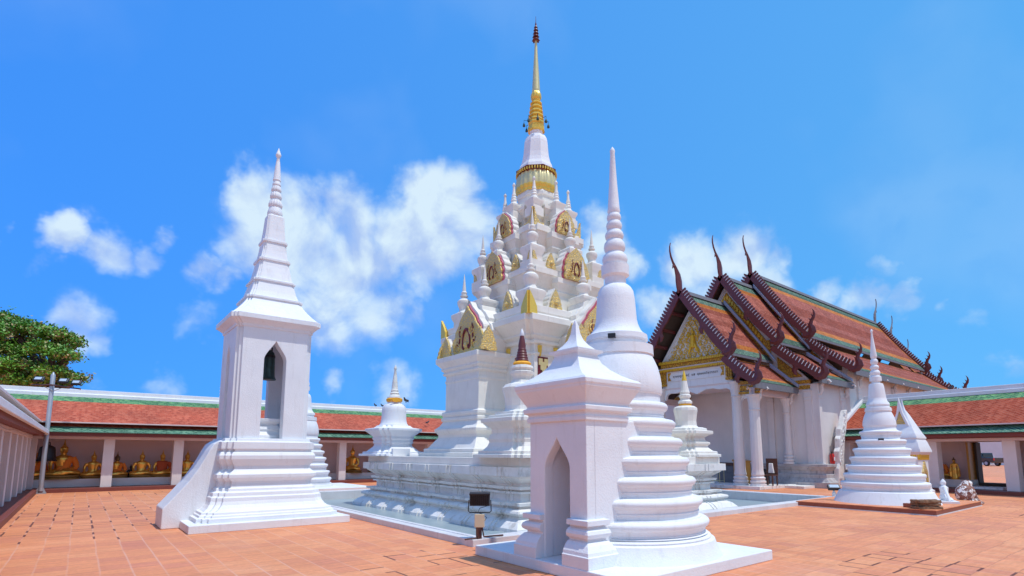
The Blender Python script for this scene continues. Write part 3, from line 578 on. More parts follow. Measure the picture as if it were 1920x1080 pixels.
mb = MB(); mb.box(-1.665, 1.665, -1.55, 1.55, 0, 0.15)
pl = mb.build('stupa_platform', 'white', bevel=0.012, loc=(6.705, 5.76, 0)); tag(pl, 'low white square platform under the foreground stupa', 'platform')
pl = empty('stupa_platform', (19.75, 6.2, 0), label='low terracotta platform with brick red edge under the right stupa', cat='platform')
mb = MB(); mb.box(-2.28, 2.28, -1.76, 1.76, 0.025, 0.13); mb.build('brick_edge', 'brick_edge', pl, bevel=0.008)
mb = MB(); mb.box(-2.30, 2.30, -1.78, 1.78, 0.0, 0.025); mb.build('mortar_foot', 'kerb', pl)
mb = MB(); mb.box(-2.285, 2.285, -1.765, 1.765, 0.13, 0.15); mb.build('tile_top', 'ground', pl)

# ------------------------------------------------------------------ arched niche shrine (front)
GC = (5.62, 5.60)
gate = empty('niche_shrine', (GC[0], GC[1], 0.15), label='white shrine with a tall pointed niche and pyramid cap against the foreground stupa', cat='shrine')
def arch_pts(w, z0, zs, zt, n=6):
    """pointed ogee opening, returned as the path left foot -> tip -> right foot"""
    L = [(-w, z0), (-w, zs)]
    for k in range(1, n+1):
        t = k/n
        L.append((-w*(1-t)**1.0*(1+0.28*math.sin(math.pi*t)), zs+(zt-zs)*(t**1.15)))
    return L+[(-x, z) for x, z in L[::-1][1:]]
hx, hy = 0.40, 0.57
mb = MB()
op = arch_pts(0.25, 0.0, 1.26, 1.66)
# front panel with the opening, then side and back walls
pan = [(-hy, 0.0)]+[(-hy, 1.90), (hy, 1.90), (hy, 0.0)]+[(x, z) for x, z in op[::-1]]
mb.prism(pan, YZ(0), -hx, -hx+0.16)
mb.box(-hx+0.16, hx+0.5, -hy, -hy+0.31, 0, 1.90); mb.box(-hx+0.16, hx+0.5, hy-0.31, hy, 0, 1.90); mb.box(hx+0.3, hx+0.5, -hy+0.31, hy-0.31, 0, 1.90)
mb.box(-hx+0.16, hx+0.3, -hy+0.31, hy-0.31, 1.72, 1.90)
mb.build('body', 'white', gate, bevel=0.012)
mb = MB()
rloft(mb, [(hx+o, 0, z, hy+o) for o, z in [(0.03, 1.885), (0.035, 1.95), (0.02, 1.96), (0.02, 2.0), (0.07, 2.02), (0.075, 2.08), (0.03, 2.10), (0.04, 2.13), (0.10, 2.24), (0.15, 2.33), (0.155, 2.36), (0.165, 2.37), (0.17, 2.43), (0.14, 2.46)]])
mb.build('cornice', 'white', gate, bevel=0.01)
mb = MB()
lv = [(0.66, 0.78, 2.455), (0.58, 0.66, 2.50), (0.48, 0.54, 2.56), (0.38, 0.42, 2.64), (0.29, 0.32, 2.74), (0.25, 0.27, 2.84), (0.245, 0.265, 2.87), (0.31, 0.33, 2.90), (0.315, 0.335, 2.93), (0.22, 0.24, 2.94), (0.215, 0.235, 2.96), (0.15, 0.165, 3.02), (0.09, 0.10, 3.10), (0.055, 0.06, 3.20), (0.035, 0.04, 3.33), (0.005, 0.005, 3.40)]
rloft(mb, [(a*0.83, 0, z, b*0.91) for a, b, z in lv]); mb.build('roof', 'white', gate, smooth=True, angle=25)
for s in (-1, 1):
    mb = MB(); rs = []
    for o_, z_ in [(0.17, 0.0), (0.17, 0.15), (0.155, 0.155), (0.145, 0.20), (0.10, 0.27), (0.06, 0.31), (0.03, 0.315), (0.03, 0.345), (0.05, 0.35), (0.085, 0.375), (0.095, 0.41), (0.08, 0.45), (0.04, 0.475), (0.015, 0.48), (0.015, 0.51), (0.08, 0.515), (0.08, 0.585), (0.012, 0.59)]:
        xa, xb, ya, yb = -hx-o_, -hx+0.30+o_*0.6, 0.262, hy+o_
        q = [(xa, ya), (xb, ya), (xb, yb), (xa, yb)]
        rs.append([(x, s*y, z_) for x, y in (q if s > 0 else q[::-1])])
    mb.rings(rs); mb.build('pillar_base', 'white', gate, bevel=0.008)

# hollow the stupa where the niche runs into it
cut = MB(); cut.box(4.6, 6.25, GC[1]-0.262, GC[1]+0.262, 0.151, 1.88); cutter = cut.build('cutter', 'white')
bs = [c for c in bpy.data.objects if c.parent == ST_F and c.name.startswith('base')][0]
bpy.context.view_layer.update()
bo = bs.modifiers.new('niche', 'BOOLEAN'); bo.operation = 'DIFFERENCE'; bo.object = cutter; bo.solver = 'EXACT'
bpy.context.view_layer.update()
nm = bpy.data.meshes.new_from_object(bs.evaluated_get(bpy.context.evaluated_depsgraph_get())); bs.modifiers.clear(); bs.data = nm
bpy.data.objects.remove(cutter)

# ------------------------------------------------------------------ bell tower
bt = empty('bell_tower', (3.42, 14.08, 0), label='slender white bell tower with a tapering square spire and sloping stair wall', cat='bell tower')
mb = MB()
rloft(mb, [(1.63, 0.0, 0.0), (1.63, 0.0, 0.16), (1.50, 0.0, 0.161), (1.46, 0.0, 0.165)]); mb.build('plinth', 'white', bt, bevel=0.01)
mb = MB(); d = 0.10
rloft(mb, [(1.46, d, 0.16), (1.46, d, 0.25), (1.40, d, 0.255), (1.39, d, 0.30), (1.36, d, 0.31), (1.35, d, 0.36), (1.30, d, 0.37), (1.24, d, 0.42), (1.19, d, 0.49), (1.165, d, 0.56), (1.16, d, 0.64), (1.13, d, 0.66), (1.12, d, 0.74), (1.06, d, 0.76), (1.05, d, 0.82), (1.0, d, 0.84), (0.985, d, 0.92), (0.985, d, 0.97), (1.06, d, 1.05), (1.065, d, 1.12), (0.97, d, 1.20), (0.95, d, 1.23), (0.95, d, 1.30), (0.99, d, 1.37), (1.03, d, 1.45), (1.035, d, 1.53), (1.0, d, 1.60), (0.96, d, 1.61), (0.96, d, 1.66), (1.0, d, 1.67), (1.0, d, 1.83), (0.93, d, 1.84), (0.92, d, 1.91), (0.84, d, 1.912)])
mb.build('base', 'white', bt, bevel=0.01)
# shaft: four arched faces
mb = MB(); hs = 0.84; z0, z1 = 1.91, 4.50; opn = arch_pts(0.245, z0, 3.74, 4.18)
pan = [(-hs+0.12, z0), (-hs+0.12, z1), (hs-0.12, z1), (hs-0.12, z0)]+opn[::-1]
pan2 = [(-hs+0.12, z0), (-hs+0.12, z1), (hs-0.12, z1), (hs-0.12, z0)]+arch_pts(0.19, z0, 3.72, 4.14)[::-1]
for s in (-1, 1):
    mb.prism(pan, ((0, 0, 0), (1, 0, 0), (0, 0, 1), (0, 1, 0)), s*(hs-0.26), s*(hs+0.0))
    mb.prism(pan2, ((0, 0, 0), (0, 1, 0), (0, 0, 1), (1, 0, 0)), s*(hs-0.26), s*(hs+0.0))
    for s2 in (-1, 1):
        mb.box(min(s*(hs-0.06), s*0.57), max(s*(hs-0.06), s*0.57), min(s2*(hs-0.06), s2*0.57), max(s2*(hs-0.06), s2*0.57), z0, z1-0.001)
mb.build('shaft', 'white', bt, bevel=0.01)
mb = MB()
sp = [(0.80, .06, 4.44), (0.86, .06, 4.46), (0.87, .06, 4.52), (0.93, .06, 4.58), (0.98, .06, 4.62), (1.0, .06, 4.63), (1.0, .06, 4.74), (0.96, .06, 4.76), (0.84, .055, 4.88), (0.74, .05, 5.0), (0.66, .05, 5.12), (0.61, .05, 5.22), (0.645, .05, 5.23), (0.645, .05, 5.28), (0.57, .045, 5.30), (0.52, .045, 5.44), (0.475, .04, 5.60), (0.45, .04, 5.70), (0.485, .04, 5.71), (0.485, .04, 5.76), (0.43, .035, 5.78), (0.39, .035, 5.95), (0.355, .03, 6.12), (0.335, .03, 6.26), (0.365, .03, 6.27), (0.365, .03, 6.33), (0.32, .03, 6.34), (0.285, .03, 6.55), (0.262, .025, 6.76), (0.29, .025, 6.77), (0.29, .025, 6.83), (0.25, .025, 6.84), (0.222, .02, 7.10), (0.20, .02, 7.42), (0.195, .02, 7.50), (0.165, .015, 7.53)]
rloft(mb, sp); mb.build('spire', 'white', bt, bevel=0.006)
mb = MB()
mb.lathe([(0.15, 7.52), (0.178, 7.56), (0.18, 7.62), (0.168, 7.68), (0.15, 7.74), (0.14, 7.77)], n=40)
mb.lathe([(0.13, 7.765), (0.158, 7.80), (0.162, 7.86), (0.14, 7.93), (0.118, 7.97), (0.112, 8.0)], n=48, flute=16, amp=0.05)
mb.lathe([(0.105, 7.995), (0.135, 8.03), (0.138, 8.08), (0.118, 8.15), (0.10, 8.18), (0.098, 8.2)], n=48, flute=14, amp=0.05)
mb.lathe([(0.092, 8.195), (0.115, 8.22), (0.118, 8.26), (0.10, 8.33), (0.088, 8.36)], n=48, flute=14, amp=0.05)
mb.lathe([(0.088, 8.355), (0.10, 8.375), (0.10, 8.42), (0.085, 8.44), (0.085, 8.5), (0.097, 8.51), (0.09, 8.56), (0.07, 8.8), (0.05, 9.0), (0.034, 9.13), (0.06, 9.17), (0.068, 9.21), (0.055, 9.25), (0.025, 9.34), (0.003, 9.41)], n=32)
mb.build('finial', 'white', bt, smooth=True, angle=40)
# stair wing on the left side
mb = MB()
prof = [(-1.97, 0.0), (-1.97, 0.42), (-1.90, 0.50), (-1.72, 0.72), (-1.52, 0.98), (-1.36, 1.24), (-1.24, 1.48), (-1.16, 1.66), (-1.09, 1.78), (-0.98, 1.86), (-0.80, 1.88), (-0.80, 0.0)]
fr = ((0, 0, 0), (1, 0, 0), (0, 0, 1), (0, 1, 0))
mb.prism(prof, fr, -0.49, 0.58)
mb.build('stair', 'white', bt, bevel=0.02)
# altar pedestal in the shaft
mb = MB(); rloft(mb, [(0.42, 0, 1.91), (0.42, 0, 2.0), (0.36, 0, 2.02), (0.30, 0, 2.10), (0.33, 0, 2.14), (0.30, 0, 2.22), (0.26, 0, 2.26), (0.35, 0, 2.32), (0.36, 0, 2.40)]); mb.build('altar', 'white', bt, bevel=0.008)
bell = empty('temple_bell', (3.49, 14.06, 3.36), label='green bronze bell hanging inside the white bell tower arch', cat='bell')
mb = MB(); mb.lathe([(0.17, 0.0), (0.175, 0.02), (0.155, 0.05), (0.145, 0.09), (0.138, 0.2), (0.130, 0.45), (0.125, 0.56), (0.127, 0.58), (0.122, 0.62), (0.10, 0.68), (0.05, 0.73), (0.03, 0.74)], n=36); mb.build('body', 'bronze', bell, smooth=True)
mb = MB(); mb.lathe([(0.128, 0.545), (0.135, 0.55), (0.133, 0.60), (0.124, 0.61)], n=36); mb.build('rim_band', 'black', bell, smooth=True)
mb = MB(); mb.tube([(-0.05, 0, 0.72), (-0.05, 0, 0.80), (0, 0, 0.85), (0.05, 0, 0.80), (0.05, 0, 0.72)], 0.018, 8); mb.tube([(0, 0, 0.84), (0, 0, 1.24)], 0.02, 8); mb.build('hanger', 'black', bell, smooth=True)

# ------------------------------------------------------------------ the great chedi
CX, CY = 12.46, 14.34
chedi = empty('great_chedi', (CX, CY, -0.2), label='towering white tiered chedi with gilded ornaments and golden spire on its terrace in the pool', cat='chedi')
Z = 0.2   # local z offset so that z values below read in world metres
def zz(L): return [tuple(list(q[:2])+[q[2]+Z]+list(q[3:])) for q in L]
# terrace: wall with projecting bays
def bay_ring(h, z, amp=0.075, nb=7):
    """square ring of half h with projecting pilaster strips on every side"""
    side = [(-h, 0), (-h+0.0, 0)]
    side = [(-h, 0)]
    for k in range(nb):
        c_ = -3.5+7.0*k/(nb-1)
        side += [(c_-0.30, 0), (c_-0.30, -amp*0.5), (c_-0.17, -amp*0.5), (c_-0.17, -amp), (c_+0.17, -amp), (c_+0.17, -amp*0.5), (c_+0.30, -amp*0.5), (c_+0.30, 0)]
    pts = [(t, -h+o_) for t, o_ in side]
    ring = []
    for r_ in range(4):
        ca, sa = math.cos(r_*math.pi/2), math.sin(r_*math.pi/2)
        ring += [(ca*x-sa*y, sa*x+ca*y, z) for x, y in pts]
    return ring
mb = MB()
tp = [(4.72, -0.22), (4.70, -0.12), (4.58, 0.0), (4.46, 0.06), (4.42, 0.08), (4.40, 0.13), (4.48, 0.15), (4.51, 0.20), (4.48, 0.25), (4.34, 0.28), (4.26, 0.29), (4.26, 0.345), (4.36, 0.35), (4.37, 0.42), (4.16, 0.43), (4.10, 0.44), (4.10, 0.60), (4.10, 0.61), (4.20, 0.62), (4.20, 0.67), (4.12, 0.68), (4.12, 0.71), (4.24, 0.72), (4.26, 0.79), (4.14, 0.81), (4.14, 0.84), (4.24, 0.92), (4.36, 1.0), (4.37, 1.03), (4.47, 1.045), (4.47, 1.26), (4.2, 1.27)]
mb.rings([bay_ring(h_-0.04, z_+Z) for h_, z_ in tp]); mb.build('terrace', 'weathered', chedi, bevel=0.008)
mb = MB(); rloft(mb, zz([(4.30, 0.0, 1.26), (4.30, 0.0, 1.48)])); mb.build('terrace_slab', 'cream', chedi, bevel=0.015)
# body
mb = MB(); d = 0.16
rloft(mb, zz([(2.62, d, 1.48), (2.62, d, 1.60), (2.52, d, 1.61), (2.52, d, 1.74), (2.42, d, 1.76), (2.32, d, 1.95), (2.27, d, 2.10), (2.27, d, 2.16), (2.38, d, 2.28), (2.39, d, 2.36), (2.28, d, 2.44), (2.22, d, 2.58), (2.26, d, 2.62), (2.26, d, 2.70), (2.20, d, 2.72), (2.24, d, 2.80), (2.24, d, 2.88), (2.12, d, 2.92), (2.12, d, 4.55), (2.16, d, 4.56), (2.16, d, 4.62), (2.10, d, 4.63), (2.10, d, 4.88), (2.18, d, 4.90), (2.20, d, 4.98), (2.15, d, 5.0), (2.17, d, 5.05), (2.26, d, 5.12), (2.24, d, 5.18), (2.30, d, 5.26), (2.44, d, 5.42), (2.50, d, 5.48), (2.54, d, 5.50), (2.54, d, 5.68), (2.36, d, 5.74), (2.33, d, 5.80), (2.36, d, 5.82), (2.36, d, 6.02), (2.0, d, 6.10), (1.9, d, 6.14)]), n=1)
mb.build('body', 'cream', chedi, bevel=0.01)
# window-like lacquer panels on the body, and gold drops under the cornice
def rot4(fn, which=(0, 1, 2, 3)):
    for r_ in which:
        a = r_*math.pi/2
        fn(((0, 0, 0), (math.cos(a), math.sin(a), 0), (0, 0, 1), (math.sin(a), -math.cos(a), 0)))   # u along face, w outward
def key_shape(s=1.0):
    return [(-0.05, 0), (0.05, 0), (0.05, 0.95), (0.14, 0.98), (0.14, 1.12), (0.22, 1.12), (0.22, 1.32), (0.04, 1.32), (0.04, 1.22), (-0.04, 1.22), (-0.04, 1.32), (-0.22, 1.32), (-0.22, 1.12), (-0.14, 1.12), (-0.14, 0.98), (-0.05, 0.95)]
mp = MB(); mg = MB(); dr = MB()
def panels(fr):
    for xo in (-1.62, 1.62):
        mp.prism([(xo-0.20, 3.2+Z), (xo+0.20, 3.2+Z), (xo+0.20, 4.50+Z), (xo-0.20, 4.50+Z)], fr, 2.11, 2.14)
        mg.prism([(xo+a*0.85, 3.12+b+Z) for a, b in key_shape()], fr, 2.13, 2.17)
    for xo in (-1.75, -1.1, 1.1, 1.75):
        dr.prism([(xo-0.055, 4.84+Z), (xo-0.035, 4.64+Z), (xo, 4.5+Z), (xo+0.035, 4.64+Z), (xo+0.055, 4.84+Z)], fr, 2.09, 2.19)
rot4(panels)
mp.build('lacquer_panel', 'maroon', chedi); mg.build('fret_panel', 'gold_dull', chedi); dr.build('drop_ornament', 'gold', chedi)
# pediment shapes (a: half width, b: height), gilded frame with curls
def flame(wd, ht, n=5, rnd=False):
    L = []
    for k in range(n+1):
        t = k/n
        x = wd*(1-t)**0.75*(1-0.06*math.cos(t*math.pi*2*n/1.0)); L.append((-x, t*ht))
    # scalloped edge
    P = []
    m = 22
    for k in range(m+1):
        t = k/m
        base = wd*(1-t**2.5)**0.62*(1+0.06*math.sin(t*math.pi)) if rnd else wd*(1-t**1.6)**0.8
        sc_ = 1+0.10*abs(math.sin(t*math.pi*4.5))-0.05
        P.append((-max(0.0, base*sc_), t*ht))
    P[-1] = (0, ht*1.06)
    return P+[(-x, z) for x, z in P[::-1][1:]]
def cs_curl(mb, fr, cx_, cz_, r, sgn, t, rad, mi=0, turns=1.35, n=16, flat_=1.0):
    o, u, v, w_ = [Vector(q) for q in fr]; pts = []; rd = []
    for k in range(n+1):
        q = k/n; a = sgn*(math.pi*0.5+q*turns*2*math.pi); rr = r*(1-0.80*q)
        pts.append(o+u*(cx_+rr*math.cos(a))+v*(cz_+rr*math.sin(a))+w_*t); rd.append(rad*(1-0.55*q))
    mb.tube(pts, rd, 6, mi)
def pediment(wd, ht, fr, t, back=0.10, parent=chedi, curls=True, pink=True, rnd=False):
    mb = MB()
    mb.prism(flame(wd, ht, rnd=rnd), fr, t, t+0.07)
    if curls:
        for s in (-1, 1):
            cs_curl(mb, fr, s*wd*0.55, ht*0.20, wd*0.24, s, t+0.08, wd*0.045)
            cs_curl(mb, fr, s*wd*0.34, ht*0.50, wd*0.18, s, t+0.08, wd*0.04)
            cs_curl(mb, fr, s*wd*0.72, ht*0.10, wd*0.14, -s, t+0.08, wd*0.035)
        mb.ball(tuple(Vector(fr[0])+Vector(fr[2])*ht*0.22+Vector(fr[3])*(t+0.06)), wd*0.13, 8)
        for k in range(9):
            a = (k/8-0.5)*1.7*wd; q = Vector(fr[0])+Vector(fr[1])*a+Vector(fr[2])*0.05+Vector(fr[3])*(t+0.08); mb.ball(tuple(q), wd*0.045, 6)
    o_ = mb.build('gilded_pediment', 'gold_relief', parent)
    if curls:
        mc = MB()
        o, u, v, w_ = [Vector(q) for q in fr]
        for s in (-1, 1):
            pts = []; n = 12
            for x, z_ in ((0.0, 0.56), (0.08, 0.54), (0.16, 0.47), (0.21, 0.38), (0.235, 0.28), (0.23, 0.19), (0.17, 0.15), (0.12, 0.19), (0.13, 0.24)):
                pts.append(o+u*(s*wd*x)+v*(ht*z_)+w_*(t+0.08))
            mc.tube(pts, [wd*q for q in (0.06, 0.055, 0.044, 0.036, 0.034, 0.038, 0.042, 0.036, 0.014)], 6)
            pts = [o+u*(s*wd*x)+v*(ht*z_)+w_*(t+0.08) for x, z_ in ((0.34, 0.66), (0.42, 0.56), (0.40, 0.44), (0.42, 0.32), (0.51, 0.25), (0.60, 0.28), (0.58, 0.35))]
            mc.tube(pts, [wd*0.012, wd*0.03, wd*0.034, wd*0.034, wd*0.034, wd*0.03, wd*0.012], 6)
        mc.build('scroll', 'maroon', o_)
    if back:
        mb = MB(); P = flame(wd*1.05, ht*1.04, rnd=rnd); mb.prism([(a, b) for a, b in P], fr, t-back*0.5, t-0.005)
        mb.build('pediment_rim', 'pinkred' if pink else 'cream', parent)
        mb = MB(); P = flame(wd*1.12, ht*1.10, rnd=rnd); mb.prism([(a, b) for a, b in P], fr, t-back*2.6, t-back*0.5-0.005)
        mb.build('pediment_hood', 'cream', parent)
# porches on the four sides
def porch_frame(a, z=0, off=0): return ((0, 0, z), (math.cos(a), math.sin(a), 0), (0, 0, 1), (math.sin(a), -math.cos(a), 0))
for r_ in range(4):
    a = r_*math.pi/2; fr = porch_frame(a)
    o, u, v, w_ = [Vector(q) for q in fr]
    mb = MB()
    hw = 0.94; pf = 3.16
    prof = [(0.62, 1.48), (0.62, 1.60), (0.50, 1.61), (0.50, 1.72), (0.40, 1.74), (0.28, 1.92), (0.16, 2.08), (0.16, 2.16), (0.25, 2.27), (0.26, 2.34), (0.14, 2.44), (0.06, 2.58), (0.10, 2.62), (0.10, 2.70), (0.05, 2.72), (0.09, 2.80), (0.09, 2.88), (0.0, 2.92), (0.0, 3.84), (0.02, 3.85), (0.02, 3.92), (0.0, 3.93), (0.0, 4.08), (0.06, 4.10), (0.09, 4.15), (0.05, 4.20), (0.08, 4.24), (0.13, 4.28), (0.11, 4.34), (0.20, 4.44), (0.25, 4.50), (0.26, 4.51), (0.26, 4.66), (0.10, 4.70)]
    rs = []
    for of, z_ in prof:
        q = [(-hw-of, 1.9), (-hw-of, pf+of), (hw+of, pf+of), (hw+of, 1.9)]
        rs.append([tuple(o+u*x+w_*y+v*(z_+Z)) for x, y in q])
    mb.rings(rs); pc = mb.build('porch', 'cream', chedi, bevel=0.01)
    # vaulted porch roof rising to the body, its outline stepped in lobes
    mb = MB()
    lob = [(-0.98, 4.68), (-0.98, 5.15), (-0.86, 5.30), (-0.90, 5.42), (-0.80, 5.62), (-0.66, 5.74), (-0.68, 5.86), (-0.50, 6.08), (-0.34, 6.20), (-0.30, 6.34), (-0.12, 6.46), (0, 6.48)]
    lob = lob+[(-x, z_) for x, z_ in lob[::-1][1:]]
    mb.prism([(x, z_+Z) for x, z_ in lob], fr, 1.9, 2.62); mb.build('porch_roof', 'cream', chedi, bevel=0.015)
    pediment(0.92, 1.55, porch_frame(a, 4.68+Z), 2.93, back=0.12)
    for s in (-1, 1):
        mb = MB()
        base = o+u*(s*0.98)+v*(4.68+Z)+w_*3.08
        P = flame(0.30, 0.72)
        fr2 = (tuple(base), tuple(u), tuple(v), tuple(w_))
        mb.prism(P, fr2, 0.03, 0.10)
        fr3 = (tuple(base+u*s*0.12-w_*0.06), tuple(w_*-1), tuple(v), tuple(u*s))
        mb.prism(P, fr3, 0.10, 0.17)
        mb.build('corner_antefix', 'gold_relief', chedi)
        mb = MB(); mb.prism([(x*0.9, z_*0.92) for x, z_ in P], fr2, -0.12, 0.025); mb.build('antefix_core', 'cream', chedi)
# mini stupa used on the tiers
def mini_profile(s, ht, bulb=1.0):
    # pedestal handled separately; returns bell + spire, radius scaled by s, height scaled by ht
    return [(0.30*s, 0), (0.30*s, 0.03*ht), (0.25*s, 0.05*ht), (0.22*s, 0.09*ht), (0.24*s, 0.14*ht), (0.30*s*bulb, 0.20*ht), (0.33*s*bulb, 0.26*ht), (0.31*s*bulb, 0.31*ht), (0.20*s, 0.36*ht), (0.12*s, 0.38*ht), (0.12*s, 0.41*ht), (0.19*s, 0.42*ht), (0.19*s, 0.45*ht), (0.11*s, 0.47*ht), (0.14*s, 0.50*ht), (0.14*s, 0.53*ht), (0.09*s, 0.56*ht), (0.085*s, 0.62*ht), (0.05*s, 0.80*ht), (0.02*s, 0.95*ht), (0.004*s, ht)]
def mini_stupa(x, y, z0, z1, s=1.0, ped=0.34, pedh=0.42, spindly=False, parent=chedi):
    mb = MB()
    pz = z0+Z
    rloft(mb, [(ped*1.1, 0, pz-0.25), (ped*1.1, 0, pz+0.05), (ped*0.9, 0, pz+0.06), (ped*0.86, 0, pz+0.18*pedh/0.42), (ped*1.12, 0, pz+0.30*pedh/0.42), (ped*1.12, 0, pz+0.38*pedh/0.42), (ped*0.85, 0, pz+pedh)], c=(x, y))
    ht = z1-z0-pedh
    if spindly:
        pr = [(0.20*s, 0), (0.20*s, 0.05*ht), (0.13*s, 0.12*ht), (0.12*s, 0.2*ht), (0.14*s, 0.22*ht), (0.10*s, 0.30*ht), (0.12*s, 0.32*ht), (0.085*s, 0.42*ht), (0.10*s, 0.44*ht), (0.06*s, 0.6*ht), (0.045*s, 0.82*ht), (0.07*s, 0.86*ht), (0.07*s, 0.90*ht), (0.02*s, 0.97*ht), (0.004, ht)]
    else: pr = mini_profile(s, ht)
    mb.lathe([(r, pz+pedh-0.01+z_) for r, z_ in pr], c=(x, y), n=16)
    return mb.build('mini_stupa', 'cream', parent, smooth=True, angle=30)
# three diminishing tiers
def tier(h, z0, z1, hc, d=0.1):
    dz = z1-z0
    mb = MB()
    rloft(mb, zz([(h+0.08, d, z0-0.05), (h+0.08, d, z0+0.10*dz), (h, d, z0+0.12*dz), (h, d, z0+0.38*dz), (h+0.05, d, z0+0.40*dz), (h+0.05, d, z0+0.46*dz), (h+0.02, d, z0+0.48*dz), (h+0.02, d, z0+0.56*dz), (h+0.10, d, z0+0.68*dz), (hc, d, z0+0.80*dz), (hc+0.04, d, z0+0.81*dz), (hc+0.04, d, z0+0.93*dz), (hc-0.08, d, z0+0.95*dz), (hc-0.08, d, z1), (hc-0.3, d, z1+0.04)]), n=2)
    mb.build('tier', 'cream', chedi, bevel=0.008)
tier(1.52, 6.10, 7.62, 1.72); tier(1.10, 7.72, 9.30, 1.26); tier(0.70, 9.34, 10.45, 0.84, 0.06)
def arms(h, w0, z0, z1):
    for r_ in range(4):
        a = r_*math.pi/2; fr = porch_frame(a); o, u, v, w_ = [Vector(q) for q in fr]
        mb = MB(); rs = []
        dz = z1-z0
        for of, zf in ((0.06, -0.02), (0.06, 0.1), (0.0, 0.12), (0.0, 0.5), (0.06, 0.6), (0.04, 0.64), (0.14, 0.84), (0.16, 0.85), (0.16, 1.0)):
            q = [(-w0-of, 0.4), (-w0-of, h+of), (w0+of, h+of), (w0+of, 0.4)]
            rs.append([tuple(o+u*x+w_*y+v*(z0+zf*dz+Z)) for x, y in q])
        mb.rings(rs); mb.build('tier_porch', 'cream', chedi, bevel=0.008)
arms(1.78, 0.62, 6.1, 7.25); arms(1.36, 0.48, 7.7, 8.98); arms(0.86, 0.34, 9.34, 10.15)
for r_ in range(4):
    a = r_*math.pi/2; ca, sa = math.cos(a), math.sin(a)
    def rp(x, y): return (ca*x-sa*y, sa*x+ca*y)
    pediment(0.50, 1.08, porch_frame(a, 7.25+Z), 1.95, back=0.14, rnd=True)
    pediment(0.39, 0.84, porch_frame(a, 8.98+Z), 1.50, back=0.12, rnd=True)
    # small antefixes flanking the axis and at the corners
    for (x_, y_, z_, wd, ht) in ((-1.15, -2.18, 6.02, 0.24, 0.62), (1.15, -2.18, 6.02, 0.24, 0.62), (-0.80, -1.58, 7.60, 0.19, 0.50), (0.80, -1.58, 7.60, 0.19, 0.50)):
        o = rp(x_, y_); fr = ((o[0], o[1], z_+Z), (ca, sa, 0), (0, 0, 1), (sa, -ca, 0))
        mb = MB(); mb.prism(flame(wd, ht), fr, 0.0, 0.08); mb.ball((o[0]+sa*0.08, o[1]-ca*0.08, z_+Z+ht*0.35), wd*0.4, 8); mb.build('antefix', 'gold_relief', chedi)
        mb = MB(); mb.prism(flame(wd*1.25, ht*1.1), fr, -0.30, -0.005); mb.build('antefix_core', 'cream', chedi)
    # corner antefixes: two gilded leaves meeting at the arris
    for (s_, z_, wd, ht) in ((2.44, 5.68, 0.30, 0.66), (1.60, 7.56, 0.20, 0.60), (1.10, 9.18, 0.36, 0.62)):
        o = rp(-s_, -s_)
        mb = MB()
        leaf = [(0, 0), (wd, 0), (wd*0.92, ht*0.35), (wd*0.62, ht*0.62), (wd*0.3, ht*0.85), (0, ht*1.05)]
        if z_ > 9: leaf = [(0, 0), (wd*1.2, 0), (wd*1.2, ht*0.30), (wd*0.7, ht*0.28), (wd*0.35, ht*0.5), (wd*0.16, ht*0.8), (0, ht*1.1)]
        mb.prism(leaf, ((o[0], o[1], z_+Z), (ca, sa, 0), (0, 0, 1), (sa, -ca, 0)), -0.02, 0.06)
        mb.prism(leaf, ((o[0], o[1], z_+Z), (-sa, ca, 0), (0, 0, 1), (-ca, -sa, 0)), -0.02, 0.06)
        mb.build('corner_antefix', 'gold_relief' if z_ > 6 else 'gold', chedi)
    x, y = rp(-1.88, -1.88); mini_stupa(x, y, 6.02, 8.12, s=0.76, ped=0.30, pedh=0.60)
    x, y = rp(0, -2.30); mini_stupa(x, y, 6.12, 7.90, s=0.72, ped=0.30, pedh=0.50)
    x, y = rp(-1.40, -1.40); mini_stupa(x, y, 7.70, 9.60, s=0.62, ped=0.26, pedh=0.60)
    x, y = rp(0, -1.72); mini_stupa(x, y, 7.75, 9.55, s=0.62, ped=0.26, pedh=0.66)
    x, y = rp(-0.82, -0.82); mini_stupa(x, y, 9.90, 11.18, s=0.8, ped=0.21, pedh=0.40, spindly=True)
    x, y = rp(0, -1.06); mini_stupa(x, y, 9.90, 11.18, s=0.8, ped=0.21, pedh=0.40, spindly=True)
# octagonal drum, lotus, neck and golden spire
RO = math.pi/8
def zmap(z):
    P = ((10.3, 0.72), (12.15, 0.68), (12.6, 0.50), (13.4, 0.38), (13.7, 0.30), (15.0, 0.20), (17.0, 0.0), (20.0, 0.0))
    for (a, ra), (b, rb) in zip(P, P[1:]):
        if z <= b: r = ra+(rb-ra)*max(0, z-a)/(b-a); break
    return 1.6+(z-1.6)*(1-0.8*r/19)
def octo(prof, name, mat, n=8, **kw):
    mb = MB(); mb.lathe([(r*1.06, zmap(z_)+Z) for r, z_ in prof], n=n, rot=RO, **kw); return mb.build(name, mat, chedi)
octo([(0.78, 10.35), (0.78, 10.60), (0.70, 10.65), (0.66, 10.80), (0.66, 10.98), (0.70, 11.02), (0.70, 11.14), (0.66, 11.22)], 'drum', 'cream')
mb = MB(); pr = [(0.70, 11.21), (0.72, 11.24), (0.70, 11.28), (0.74, 11.34), (0.765, 11.46), (0.76, 11.62), (0.73, 11.80), (0.70, 11.94), (0.68, 11.98)]
mb.lathe([(r, zmap(z_)+Z) for r, z_ in pr], n=96, flute=24, amp=0.028, rot=RO, mats=[1, 1, 1, 1, 0, 0, 0, 0, 0]); mb.build('lotus_bulb', ['gold_dull', 'gold'], chedi, smooth=True, angle=60)
mb = MB()
